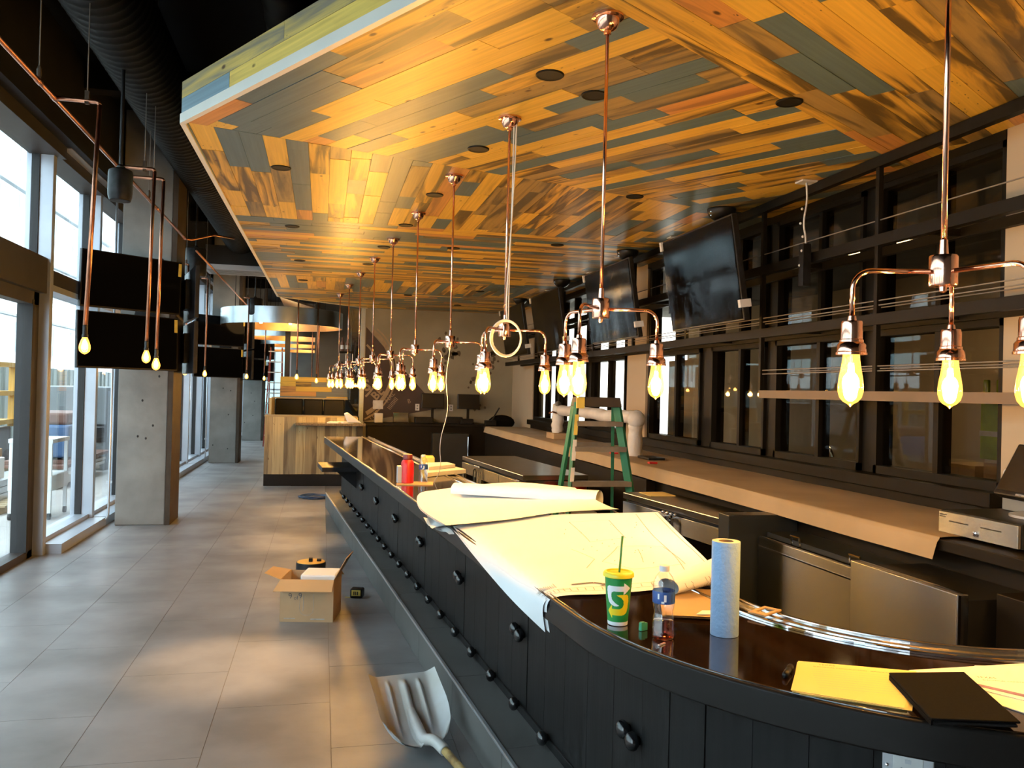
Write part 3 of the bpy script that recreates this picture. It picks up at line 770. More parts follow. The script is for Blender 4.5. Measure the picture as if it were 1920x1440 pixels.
# front boards: panels 1.16 m wide with thin grooves between boards
def on_front(y):          # parameter along the straight run for a world Y on the front face
    return (Vector((0, y))-PT).dot(BD)
JY = [2.505+1.163*k for k in range(-1, 9)]
def board(u0, u1, w0=.24, z0=.19, z1=.90):
    a, b = PT+BD*u0+BI*w0, PT+BD*u1+BI*w0
    return MB().hexa([(*a,z0),(*(a+BI*.024),z0),(*(b+BI*.024),z0),(*b,z0),(*a,z1),(*(a+BI*.024),z1),(*(b+BI*.024),z1),(*b,z1)])
us = [(y-2.5+.0196)/BD.y for y in JY]
us = [(y-PT.y-BI.y*.24)/BD.y for y in JY]
for u0, u1 in zip(us, us[1:]):
    u0c = max(u0, 0)
    if u1 <= 0: continue
    u1c = min(u1, FAR-.02)
    if u1c <= u0c: continue
    nb = 5; w = (u1-u0)/nb
    for k in range(nb):
        a, b = u0+w*k, u0+w*(k+1)
        if b <= .01 or a > FAR: continue
        g0 = .006 if k == 0 else .0012; g1 = .006 if k == nb-1 else .0012
        fixn(board(max(a+g0, 0), min(b-g1, FAR-.02)).build('front_board', MT['bar_front'], bar))
# curved front boards
a0 = atan2(-BI.y, -BI.x)+2*pi
na = 10
for k in range(na):
    t0 = a0+(radians(270)-a0)*k/na; t1 = a0+(radians(270)-a0)*(k+1)/na
    pts = []
    g = .0045 if k in (1, 6) else .001
    m = 5
    vo = [CC+Vector((cos(t), sin(t)))*(R0-.24) for t in [t0+g+(t1-t0-2*g)*i/m for i in range(m+1)]]
    vi = [CC+Vector((cos(t), sin(t)))*(R0-.264) for t in [t0+g+(t1-t0-2*g)*i/m for i in range(m+1)]]
    fixn(MB().prism([tuple(p) for p in vo]+[tuple(p) for p in vi[::-1]], .19, .90).build('front_board', MT['bar_front'], bar))
fixn(strip(MB(), .232, .262, .185, .235).build('front_skirt', MT['bar_front'], bar, bevel=.004))
# knobs (double coat knobs at mid height, single ones along the skirt)
kn = None
def knob(u, z, w0):
    global kn
    p = PT+BD*u+BI*w0
    if kn is None:
        mb = MB().lathe([(.014,0),(.014,.006),(.022,.010),(.029,.018),(.031,.027),(.028,.037),(.018,.045),(.003,.048)], 14)
        kn = o = mb.build('knob', MT['black_knob'], bar, smooth=True)
    else:
        o = kn.copy(); COL.objects.link(o)
    o.rotation_euler = (Vector((-BI.x, -BI.y, 0))).to_track_quat('Z', 'Y').to_euler(); o.location = (*p, z)
    return o
mat('black_knob', (.010,.010,.011), .16, spec=.6, coat=.3)
for y in (2.573,3.76,4.9,6.085,7.195,8.319,9.457,10.6):
    u = (y-PT.y-BI.y*.24)/BD.y
    knob(u-.036, .562, .24); knob(u+.034, .574, .24)
for y in [3.361-.39*2, 3.361-.39]+[3.361+.39*k for k in range(21)]:
    u = (y-PT.y-BI.y*.23)/BD.y
    if u < 0 or u > FAR-.1: continue
    knob(u, .238, .232)
# power outlet on the curved front
t = radians(231.5); op = CC+Vector((cos(t), sin(t)))*(R0-.24)
ot = thing('outlet_plate', 'brushed steel outlet plate on the curved bar front at the lower right', 'outlet', (*op, .785), t+pi/2)
MB().box(-.058,.058,-.006,.004,-.058,.058).build('plate', MT['aluminium'], ot, bevel=.003)
MB().box(-.034,.034,-.009,-.004,-.034,.034).build('insert', MT['label_white'], ot, bevel=.002)
MB().box(-.007,.007,-.0105,-.008,.012,.022).build('test_button', MT['aluminium'], ot)
for x in (-.016,.012): MB().box(x,x+.004,-.0098,-.0085,-.014,.0).build('slot', MT['rubber_gasket'], ot)
for x in (-.047,.047): MB().sphere((x,-.006,0), .005, 8, 6).build('screw', MT['chrome'], ot)

# ---- foot step with metal nosing, tiled tread and riser
mat('step_tile', (.115,.11,.104), .5, noise=2.0, col2=(.08,.077,.073), detail=7)
st = thing('foot_step', 'grey tiled foot step with a metal nosing along the bar', 'step', (0, 0, 0))
fixn(strip(MB(), .05, .30, .0, .192).build('core', MT['grout'], st))
nose = fixn(strip(MB(), .034, .052, .188, .203).build('nosing', MT['aluminium'], st, bevel=.003))
k = 0
u = -.02
while u < FAR-.05:
    u1 = min(u+.89, FAR)
    for nm, w0, w1, z0, z1 in (('riser_tile', .040, .050, .002, .188), ('tread_tile', .054, .232, .19, .198)):
        a, b = PT+BD*(max(u,0)+.002), PT+BD*(u1-.002)
        q = [a+BI*w0, a+BI*w1, b+BI*w1, b+BI*w0]
        fixn(MB().prism([tuple(p) for p in q], z0, z1).build(nm, MT['step_tile'], st))
    u = u1
for k in range(5):
    t0 = a0+(radians(270)-a0)*k/5+.002; t1 = a0+(radians(270)-a0)*(k+1)/5-.002
    for nm, w0, w1, z0, z1 in (('riser_tile', .040, .050, .002, .188), ('tread_tile', .054, .232, .19, .198)):
        vo = [CC+Vector((cos(t), sin(t)))*(R0-w0) for t in [t0+(t1-t0)*i/6 for i in range(7)]]
        vi = [CC+Vector((cos(t), sin(t)))*(R0-w1) for t in [t0+(t1-t0)*i/6 for i in range(7)]]
        fixn(MB().prism([tuple(p) for p in vo]+[tuple(p) for p in vi[::-1]], z0, z1).build(nm, MT['step_tile'], st))
# low drop ledge on the bar front at the far end, on its bracket
lg = thing('low_ledge', 'small black ledge on a bracket near the far end of the bar front', 'ledge', (*(PT+BD*7.6+BI*.24), 0), atan2(BD.y, BD.x)-pi/2)
MB().box(-.43, -.004, -.25, .45, .70, .755).build('top', MT['black_metal'], lg, bevel=.004)
MB().prism([(0,0),(-.26,0),(0,-.22)], 0, .03).xf(Matrix(((1,0,0,-.004),(0,0,1,0),(0,1,0,.70),(0,0,0,1)))).build('bracket', MT['black_metal'], lg)
# ================================================================== ducts, pipes and screens on the left
def duct_run(name, label, x, z, r, y0, y1, rib=.10):
    t = thing(name, label, 'duct', (x, 0, z))
    prof = []
    y = y0
    vs_r = []; pts = []
    while y < y1:
        pts += [(0, y, 0), (0, y+rib*.12, 0), (0, y+rib*.24, 0)]; vs_r += [r, r+.006, r]
        y += rib
    MB().tube(pts, vs_r, 22).build('duct_shell', MT['duct_black'], t, smooth=True)
    for y in (y0+2.2, y0+6.4, y0+10.6, y0+14.8):
        MB().tube([(.0,y,r),(.0,y,ZC-z)], .005, 5).build('hanger', MT['black_metal'], t)
    return t
duct_run('spiral_duct', 'thick black spiral duct running along the canopy edge', -1.48, 4.28, .28, 0.5, 16.5, .11)
bx = thing('duct_plenum', 'dark box duct with a pale edge strip at the upper left', 'duct', (0, 0, 0))
MB().box(-2.28,-1.72,1.5,5.25,4.05,4.55).build('box', MT['plenum'], bx) if 'plenum' in MT else MB().box(-2.28,-1.72,1.5,5.25,4.05,4.55).build('box', mat('plenum', (.035,.030,.028), .7, noise=2, col2=(.045,.036,.03)), bx)
MB().tube([(-2.29,2.0,4.06),(-2.29,5.24,4.04)], .007, 6).build('edge_strip', MT['label_white'], bx)
for k, (x, y0, y1, z, r) in enumerate(((-.35,3.0,16,4.55,.16),(.35,2,16,4.6,.14))):
    duct_run('branch_duct', ['black duct above the canopy beside the thick spiral one','second slim black duct above the canopy'][k], x, z, r, y0, y1, .3)
bm_ = MB()
for k, y in enumerate((2.2, 5.6, 9.0, 12.4, 15.8, 19.2, 22.6, 26)):
    tag(MB().box(-2.9,7.0,y,y+.18,4.62,4.88).build('ceiling_beam', MT['black_ceiling']), 'black painted ceiling beam number %s from the camera' % ['one','two','three','four','five','six','seven','eight'][k], 'beam', 'ceiling beams')
ac = thing('ceiling_vent', 'black box vent with a pale grille hung past the canopy end', 'vent', (-1.45, 15.6, 3.72))
MB().box(-.62,.62,-.25,.5,.08,.42).build('housing', MT['black_paint'], ac)
MB().box(-.64,.64,-.27,.52,0,.08).box(-.6,.6,-.23,.48,-.006,0).build('grille_frame', MT['alu_paint'], ac)
for q in range(5): MB().box(-.58,.58,-.20+.13*q,-.14+.13*q,-.012,-.006).build('louvre', MT['ext_grey'], ac)
wpn = tag(MB().hexa([(-.9,17.5,3.5),(-.2,17.5,3.3),(-.2,19.8,3.3),(-.9,19.8,3.5),(-.9,17.5,3.54),(-.2,17.5,3.34),(-.2,19.8,3.34),(-.9,19.8,3.54)]).build('sloped_panel', MT['brown_steel']), 'brown sloped soffit panel beyond the canopy end', 'panel')

# copper pipe with drop lights, parallel to the windows
PX, PZ = -1.63, 3.40
cp = thing('copper_pipe_run', 'long copper pipe hung under the dark ceiling along the windows', 'pipe', (0, 0, 0))
MB().tube([(PX, 1.5, PZ),(PX, 10.4, PZ)], .0145, 10).build('main_pipe', MT['copper_pipe'], cp, smooth=True)
MB().tube([(PX, 11.3, PZ),(PX, 18.5, PZ)], .0145, 10).build('main_pipe', MT['copper_pipe'], cp, smooth=True)
for y in (2.3, 3.9, 5.22, 5.5, 7.1, 8.7, 10.3): MB().tube([(PX,y-.035,PZ),(PX,y+.035,PZ)], .0175, 10).build('coupling', MT['copper_pipe'], cp, smooth=True)
for y in (3.75, 5.22, 8.3): 
    MB().tube([(PX,y,PZ+.02),(PX,y,ZC)], .004, 5).build('hanger_rod', MT['ladder_grey'], cp)
    MB().lathe([(.012,.0),(.014,.02),(.014,.05),(.006,.07)], 8, (PX,y,PZ+.02)).build('clamp', MT['brown_steel'], cp)
MB().tube([(PX-.02,10.4,PZ),(PX+.06,10.46,PZ),(PX+.3,10.6,PZ+.1),(PX+.5,10.9,PZ+.12)], .012, 8).build('bend', MT['copper_pipe'], cp, smooth=True)
def small_bulb(parent, z):
    MB().lathe([(.011,.0),(.014,-.004),(.014,-.055),(.017,-.058),(.017,-.075)], 12, (0,0,z)).build('socket', MT['black_metal'], parent, smooth='auto')
    b = MB().lathe([(.014,-.075),(.022,-.095),(.030,-.122),(.0315,-.14),(.028,-.158),(.016,-.172),(.002,-.178)], 14, (0,0,z), cap0=False).build('bulb', MT['amber_glass'], parent, smooth=True)
    MB().lathe([(.003,-.085),(.012,-.110),(.014,-.138),(.004,-.152)], 8, (0,0,z)).build('filament', MT['small_bulb'], b, smooth=True)
dp0 = {}
def drop(y, zend, xoff, label, lean=0.0, pipe=True, x0=PX):
    t = thing('copper_drop_light', label, 'pendant lamp', (x0, y, PZ), group='copper drop lights')
    if pipe:
        MB().tube([(0,0,0),(xoff-.02,0,-.0),(xoff-.006,0,-.004),(xoff,0,-.02)], .0135, 10).build('side_pipe', MT['copper_pipe'], t, smooth=True)
        MB().tube([(xoff*.72,0,.01),(xoff*.72,0,ZC-PZ)], .0035, 5).build('hanger_rod', MT['ladder_grey'], t)
        MB().box(xoff*.72-.012,xoff*.72+.012,-.012,.012,-.02,.06).build('clamp', MT['brown_steel'], t)
    L_ = PZ-zend
    if not pipe: MB().tube([(0,0,-.02),(0,0,ZC-PZ)], .006, 6).build('cable', MT['black_metal'], t)
    rod = MB().tube([(xoff,0,-.015),(xoff+lean,0,-L_)], .0135, 10).build('drop_pipe', MT['copper_pipe'], t, smooth=True)
    h = MB().lathe([(.011,.0),(.0145,-.004),(.0145,-.055),(.018,-.058),(.018,-.075)], 12, (xoff+lean,0,-L_)).build('socket', MT['black_metal'], t, smooth='auto')
    b = MB().lathe([(.014,-.075),(.023,-.095),(.032,-.122),(.0335,-.14),(.030,-.158),(.016,-.172),(.002,-.178)], 14, (xoff+lean,0,-L_), cap0=False).build('bulb', MT['amber_glass'], t, smooth=True)
    MB().lathe([(.003,-.085),(.012,-.108),(.015,-.138),(.004,-.154)], 8, (xoff+lean,0,-L_)).build('filament', MT['small_bulb'], b, smooth=True)
    bulb_light(x0+xoff+lean, y, zend-.13, 2.2, .025)
    return t
drop(5.5, 2.03, .254, 'copper drop light nearest to the camera on the window side', -.045)
drop(7.1, 2.02, .273, 'copper drop light in front of the right half of the lower screen', -.024)
drop(7.42, 1.97, .285, 'copper drop light just behind the one in front of the lower screen', -.02)
for k, (y, x) in enumerate(((12.6,-1.92),(14.2,-1.86),(17.0,-1.45),(20.5,-1.35))):
    drop(y, 1.98, .10, 'copper drop light over the walkway, %s behind the first concrete column' % ['first','second','third','fourth'][k], -.01, True, x-.1)
for k, (x, y, ze) in enumerate(((-.46,15.4,1.98),(-.25,19.5,1.9),(-.12,16.6,1.93),(-.10,18.4,1.88))):
    drop(y, ze, .0, 'copper drop light hanging over the wooden booth wall, %s from the left' % ['first','second','third','fourth'][k], 0, False, x)

# pendant speakers
def speaker(x, y, z, r, h, label):
    t = thing('pendant_speaker', label, 'speaker', (x, y, z), group='pendant speakers')
    MB().lathe([(r*.86,-h),(r*.97,-h+.03),(r,-h+.06),(r,-.035),(r*.95,-.012),(r*.72,0)], 24).build('body', MT['black_plastic'], t, smooth='auto')
    MB().lathe([(r*.84,-h-.002),(r*.5,-h-.004),(.001,-h-.004)], 20).build('grille', MT['black_metal'], t)
    MB().lathe([(.03,0),(.03,.02),(.014,.035),(.014,ZC-z)], 10).build('stem', MT['black_metal'], t, smooth='auto')
speaker(-1.50, 6.62, 3.265, .085, .235, 'black pendant speaker beside the copper pipe, nearest to the camera')
speaker(-1.88, 13.0, 3.70, .15, .42, 'black pendant speaker past the first column')
speaker(-1.35, 17.2, 3.42, .15, .36, 'black pendant speaker behind the ring lights')

# screens stacked in pairs on the columns
def screen(parent_label, x, y, z, rz, tilt, W=1.16, Hh=.62, sticker=True, group='column screens'):
    t = thing('wall_screen', parent_label, 'screen', (x, y, z), 0, group, rot=(tilt, 0, rz))
    MB().box(-W/2,W/2,0,.05,-Hh/2,Hh/2).build('casing', MT['black_plastic'], t, bevel=.006)
    MB().box(-W/2+.012,W/2-.012,-.003,.002,-Hh/2+.018,Hh/2-.012).build('display', MT['screen_black'], t)
    MB().box(-.2,.2,.05,.11,-.18,.18).build('mount', MT['black_metal'], t)
    if sticker:
        MB().box(W/2-.045,W/2-.008,-.006,-.003,Hh/2-.17,Hh/2-.02).build('sticker', MT['label_yellow'], t)
    return t
TW = radians(40)
for k, y in enumerate(COLY):
    cx, cy = -2.10, y-.50
    pos = ['nearest', 'second', 'farthest'][k]
    screen('upper black screen of the stacked pair on the %s concrete column' % pos, cx, cy, 2.80, TW, radians(2))
    screen('lower black screen of the stacked pair on the %s concrete column' % pos, cx-.02, cy, 2.14, TW, radians(-2))
    screen('upper screen turned away on the far side of the %s concrete column' % pos, -1.60, y+.42, 2.78, radians(105), 0, sticker=False)
    screen('lower screen turned away on the far side of the %s concrete column' % pos, -1.60, y+.42, 2.12, radians(105), 0, sticker=False)
    a = thing('screen_bracket', 'black bracket carrying the screens on the %s concrete column' % pos, 'bracket', (-2.05, y-.34, 1.9))
    MB().box(-.04,.04,.0,.32,.1,.18).build('arm', MT['black_metal'], a)
    MB().box(-.04,.04,.0,.32,.78,.86).build('arm', MT['black_metal'], a)
    MB().box(-.12,.12,.30,.338,-.05,1.1).build('wall_plate', MT['black_metal'], a)

# ring chandeliers beyond the canopy
for k, y in enumerate((18.2, 22.6, 26.6, 30.4)):
    t = thing('ring_chandelier', 'big metal drum ring chandelier with bulbs inside, %s from the camera' % ['first','second','third','fourth'][k], 'chandelier', (-.86+.03*k, y, 2.93), group='ring chandeliers')
    R = 1.25
    MB().lathe([(R,0),(R,.33)], 56, cap0=False, cap1=False).build('outer_band', MT['metal_ring'], t, smooth=True)
    MB().lathe([(R-.012,.33),(R-.012,0)], 56, cap0=False, cap1=False).build('inner_band', MT['metal_ring_inner'], t, smooth=True)
    MB().lathe([(R-.012,-.002),(R,-.002),(R,.003),(R-.012,.003)], 56, cap0=False, cap1=False).build('lower_rim', MT['metal_ring'], t)
    for q in range(4):
        an = pi/4+pi/2*q
        MB().tube([((R-.006)*cos(an),(R-.006)*sin(an),.33),((R-.006)*cos(an),(R-.006)*sin(an),ZC-2.93)], .008, 6).build('rod', MT['black_metal'], t)
    for q in range(10):
        an = 2*pi*q/10+.2; rb = R-.22
        MB().lathe([(.03,.0),(.034,.03),(.02,.06)], 8, (rb*cos(an),rb*sin(an),.13)).build('bulb', MT['small_bulb'], t, smooth=True)
        MB().tube([(rb*cos(an),rb*sin(an),.19),((R-.02)*cos(an),(R-.02)*sin(an),.25)], .008, 5).build('bulb_arm', MT['black_metal'], t)
    bulb_light(-.86, y, 3.05, 22, .3, 'ring_glow')

# step ladder and stair far back
ld = thing('red_ladder', 'tall red step ladder leaning open far behind the columns', 'ladder', (-1.28, 24.0, 0))
for s in (-.22, .22):
    MB().bar((s-.05,-.3,0),(s*.7,0,2.75),.07,.03).build('rail', MT['ladder_red'], ld)
    MB().bar((s+.0,.5,0),(s*.7,.03,2.7),.05,.03).build('rear_rail', MT['ladder_red'], ld)
for q in range(9):
    z = .3+.29*q; f = z/2.75
    MB().box(-.22+.06*f-.04,.22-.06*f,-.34+.3*f,-.24+.3*f,z,z+.03).build('rung', MT['aluminium'], ld)
sta = thing('staircase', 'dark stair stringer rising diagonally behind the booth wall', 'stair', (0, 0, 0))
MB().prism([(-.35,1.2),(.95,2.75),(1.05,2.75),(1.05,2.3),(.1,1.2)], 0, .1).xf(Matrix(((1,0,0,0),(0,0,1,21.0),(0,1,0,.0),(0,0,0,1)))).build('stringer', MT['black_paint'], sta)
MB().prism([(-.4,1.2),(-.25,1.2),(.95,2.62),(.95,2.8)], 0, .05).xf(Matrix(((1,0,0,0),(0,0,1,20.9),(0,1,0,.18),(0,0,0,1)))).build('handrail', MT['grey_wall'], sta)
MB().box(-.9,-.78,20.5,20.6,0,3.6).build('post', MT['navy_panel'], sta)
tag(MB().box(-.20,.76,20.0,20.1,0,ZC).build('dark_partition', MT['grey_wall']), 'dark grey partition behind the hanging glasses', 'partition')
for k in range(4):
    t = thing('hanging_glass', 'clear globe glass hanging upside down near the bar end, %s from the left' % ['first','second','third','fourth'][k], 'glass', (.28+.12*k, 15.2+.1*k, 2.06), group='hanging globe glasses')
    MB().lathe([(.06,-.10),(.085,-.05),(.088,0),(.06,.05),(.012,.09)], 14, cap0=False, cap1=False).build('globe', MT['clear_pet'], t, smooth=True)
    MB().lathe([(.008,.09),(.008,.24)], 8).build('stem', MT['label_white'], t)
# ================================================================== back bar on the right
SX = 3.41
sf = thing('shelf_frame', 'dark steel back-bar shelf frame hung from the canopy before the windows', 'shelf frame', (0, 0, 0))
MB().box(SX-.025,SX+.025,2.9,15.5,3.165,3.232).build('top_rail', MT['bronze_frame'], sf)
for y in (4.585, 5.99, 7.4, 8.8, 10.2, 11.6, 13.0, 14.4):
    MB().box(SX-.016,SX+.016,y-.016,y+.016,1.73 if y < 6.1 else 2.2,3.17).build('upright', MT['bronze_frame'], sf)
for (z, y0, y1) in ((2.70,2.6,15.4),(2.20,2.6,15.4)):
    MB().box(SX-.025,SX+.025,y0,y1,z-.035,z+.035).build('shelf_rail', MT['bronze_frame'], sf)
    MB().box(XR-.06,XR-.02,y0,y1,z-.03,z+.03).build('rear_rail', MT['bronze_frame'], sf)
    y = y0+.2
    while y < y1:
        MB().box(SX,XR-.03,y,y+.03,z-.02,z+.02).build('cross_bar', MT['bronze_frame'], sf); y += 1.4
MB().box(SX-.03,XR-.08,2.4,5.97,1.685,1.745).build('low_shelf', MT['shelf_brown'], sf) if 'shelf_brown' in MT else MB().box(SX-.03,XR-.08,2.4,5.97,1.685,1.745).build('low_shelf', mat('shelf_brown', (.16,.10,.065), .5, noise=4, col2=(.13,.085,.055)), sf)
for (z, y0, y1) in ((2.83,2.6,15.4),(2.32,2.6,15.4),(2.29,2.6,15.4),(1.905,2.4,5.97),(1.875,2.4,5.97)):
    MB().tube([(SX,y0,z),(SX,y1,z)], .0045, 5).build('guard_wire', MT['ladder_grey'], sf)
for (z, y0, y1) in ((1.905,2.4,5.97),(2.32,2.6,15.4)):
    MB().tube([(XR-.05,y0,z),(XR-.05,y1,z)], .0045, 5).build('guard_wire', MT['ladder_grey'], sf)
# black screens hung from the canopy, still wrapped in film
for k, (ya, yb) in enumerate(((5.66,7.0),(7.8,9.28),(10.35,11.85),(12.4,14.0))):
    yc = (ya+yb)/2; W = (yb-ya)*.98
    t = thing('hung_screen', 'large black screen in loose plastic film, %s from the camera along the back bar' % ['first','second','third','fourth'][k], 'screen', (3.02, yc, 2.66), 0, 'hung screens', rot=(0, radians(-9), 0))
    MB().box(0,.05,-W/2,W/2,-.40,.41).build('casing', MT['black_plastic'], t, bevel=.006)
    MB().box(-.004,.001,-W/2+.015,W/2-.015,-.385,.395).build('display', MT['screen_black'], t)
    def film(u, v, W=W, k=k):
        y = -W/2+W*u; z = .40-.86*v
        return (-.012-.006*sin(9*u+3*v+k)-.012*v*v*(1+.5*sin(23*u+k)), y, z+.012*sin(17*u+k)*v)
    MB().grid(film, 18, 12).build('film', MT['clear_film'], t, smooth=True) if 'clear_film' in MT else MB().grid(film, 18, 12).build('film', glassmat('clear_film', (.98,.98,.98), .10, -.004, 1.18, graze=.28), t, smooth=True)
    MB().box(-.02,.07,-W/2-.006,-W/2+.03,-.30,-.24).build('clip', MT['label_white'], t)
    MB().box(-.02,.07,W/2-.03,W/2+.006,.33,.41).build('clip', MT['label_white'], t)
    MB().box(.05,.10,-.25,.25,-.2,.2).build('mount', MT['black_metal'], t)
    py = [6.274, 8.438, 10.958, 13.425][k]
    m = thing('ceiling_mount', 'black ceiling mount with a half-round cover for the %s hung screen' % ['first','second','third','fourth'][k], 'mount', (3.18, py, ZK), 0, 'screen mounts')
    MB().lathe([(.03,-.11),(.075,-.085),(.108,-.05),(.118,-.015),(.118,-.001)], 20).build('cover', MT['black_plastic'], m, smooth=True)
    MB().box(-.025,.025,-.03,.03,-.50,-.08).build('pole', MT['black_metal'], m)
    for z in (-.035,-.065): MB().sphere((-.108,-.03,z), .009, 6, 4).build('bolt', MT['chrome'], m)
    # loose junction wire next to each screen
    wx = thing('loose_wiring', 'loose white wires dangling from a box in the canopy by the %s hung screen' % ['first','second','third','fourth'][k], 'wires', (3.33, ya-.38 if k == 0 else ya-.25, ZK))
    MB().box(-.06,.06,-.05,.05,-.012,-.001).build('box_plate', MT['label_white'], wx)
    MB().tube(smoothpath([(0,0,-.01),(.01,0,-.15),(-.015,.01,-.3),(.01,0,-.42),(0,.015,-.55)], 2), .007, 6).build('wire', MT['label_white'], wx, smooth=True)
    MB().box(-.03,.03,-.03,.03,-.75,-.45).build('connector', MT['black_plastic'], wx)
    for q in range(5): MB().sphere((-.03,.02*sin(q*2),-.2-.1*q), .010, 6, 4).build('wire_nut', MT['white_plastic'], wx)

# back counter covered in brown paper
ZT = 1.03
bc = thing('back_counter', 'dark back-bar counter along the window wall', 'counter', (0, 0, 0))
MB().box(2.93,3.72,1.6,15.1,.97,1.024).build('worktop', MT['dark_wood'], bc, bevel=.004)
MB().box(3.05,3.72,1.6,15.0,.02,.97).build('base_cabinet', MT['dark_wood'], bc)
pp = thing('paper_cover', 'brown kraft paper laid over the back counter and folded down its edge', 'paper', (0, 0, 0))
def sheet(y0, y1, dz, name='sheet'):
    def fn(u, v):
        y = y0+(y1-y0)*u
        prof = [(3.70,ZT),(3.45,ZT+.002),(3.2,ZT+.001),(2.98,ZT+.003),(2.93,ZT+.001),(2.915,ZT-.02),(2.905,ZT-.06),(2.895,ZT-.105)]
        q = v*(len(prof)-1); i = min(int(q), len(prof)-2); f = q-i
        x = prof[i][0]*(1-f)+prof[i+1][0]*f; z = prof[i][1]*(1-f)+prof[i+1][1]*f
        return (x+.006*sin(2.1*y+v*3)*(v > .6), y, z+dz+.0012*sin(5*y+9*v))
    MB().grid(fn, 40, 28, thick=.001).build(name, MT['kraft_paper'], pp, smooth=True)
sheet(3.44, 8.1, .003); sheet(8.05, 14.9, .001)
def end(u, v):
    y = 14.9+.25*u; x = 3.5-.6*v+.12*u
    return (x, y, ZT+.002-.10*u*u)
MB().grid(end, 6, 8, thick=.001).build('folded_end', MT['kraft_paper'], pp, smooth=True)

# white wrapped draught tower: two posts and a long cross tube
tw = thing('draught_tower', 'long draught tower wrapped in white paper standing on the back counter', 'beer tower', (3.27, 0, ZT+.006))
def wob(pts, r, seed, m='wrap_white'):
    r2 = random.Random(seed); P = smoothpath(pts, 2)
    return MB().tube([tuple(p+Vector((r2.gauss(0,.004),r2.gauss(0,.004),r2.gauss(0,.003)))) for p in P], [r*r2.uniform(.93,1.08) for _ in P], 14)
wob([(0,8.32,0),(0,8.32,.15),(0,8.32,.30),(0,8.33,.38)], .076, 1).build('post', MT['wrap_white'], tw, smooth=True)
wob([(0,11.3,.08),(0,11.3,.2),(0,11.3,.35),(0,11.3,.46)], .08, 2).build('post', MT['wrap_white'], tw, smooth=True)
MB().box(-.11,.11,11.1,11.5,0,.08).build('base_block', MT['cardboard'], tw)
wob([(0,8.27,.41),(0,8.6,.41),(0,9.2,.385),(0,9.9,.41),(0,10.6,.40),(0,11.15,.40)], .072, 3).build('cross_tube', MT['wrap_white'], tw, smooth=True)
MB().sphere((0,8.30,.385), .098, 12, 8, (1,1,.95)).build('elbow', MT['wrap_white'], tw, smooth=True)
MB().tube([(-.05,11.2,.36),(-.12,11.16,.38),(-.16,11.2,.36)], .012, 6).build('fitting', MT['copper_pipe'], tw)
tag(MB().box(3.18,3.36,7.72,8.02,ZT+.005,ZT+.03).build('power_adapter', MT['black_plastic'], None, bevel=.008), 'flat black adapter lying on the paper by the draught tower', 'adapter')
for k in range(2):
    tag(MB().box(3.02+.05*k,3.10+.05*k,7.3+1.2*k,7.36+1.2*k,ZT+.006,ZT+.025).build('red_clip', MT['red_plastic'], None, bevel=.004), ['small red clip on the brown paper near the ladder','small red clip on the brown paper beyond the ladder'][k], 'clip', 'red clips')

# cash drawer and touch-screen till at the near end
cdw = thing('cash_drawer', 'steel-fronted cash drawer on the near end of the back counter', 'cash drawer', (3.05, 3.09, ZT))
MB().box(.012,.44,0,.50,.006,.118).build('case', MT['black_plastic'], cdw, bevel=.004)
MB().box(-.006,.012,.006,.494,.008,.112).build('front_panel', MT['stainless'], cdw, bevel=.002)
for y in (.10,.30): MB().box(-.0085,-.004,y,y+.12,.068,.073).build('slot', MT['rubber_gasket'], cdw)
MB().lathe([(.013,0),(.012,.008),(.004,.010)], 14).xf(Matrix.Translation((-.006,.25,.035)) @ Matrix.Rotation(-pi/2,4,'Y')).build('lock', MT['chrome'], cdw)
for z, w in ((.098,.045),(.088,.038)): MB().box(-.0075,-.006,.485-w,.485,z-.003,z+.003).build('maker_mark', MT['ink'], cdw)
ts = thing('till_screen', 'tilted black touch-screen till standing on the cash drawer', 'till', (3.33, 3.26, ZT+.12), radians(-8))
MB().lathe([(.13,0),(.13,.012),(.05,.03),(.04,.03)], 20).build('stand_foot', MT['alu_paint'], ts, smooth='auto')
MB().box(-.03,.05,-.05,.05,.02,.16).build('stand_neck', MT['black_plastic'], ts)
M_ = Matrix.Translation((-.03,0,.20)) @ Matrix.Rotation(radians(28),4,'Y')
MB().box(-.02,.03,-.19,.19,-.13,.15).xf(M_).build('housing', MT['black_plastic'], ts, bevel=.008)
MB().box(-.023,-.018,-.175,.175,-.105,.138).xf(M_).build('display', MT['screen_matt'], ts)
text_mesh('brand_mark', 'micros', .022, MT['white_print'], ts, M_ @ Matrix.Translation((-.0235,.03,-.124)) @ Matrix.Rotation(-pi/2,4,'Z') @ RX)
MB().box(.02,.20,.10,.30,-.0,.13).build('printer', MT['ext_grey'], ts, bevel=.006)
MB().sphere((.0,.22,.19), .028, 10, 8).build('knob', MT['white_plastic'], ts, smooth=True)

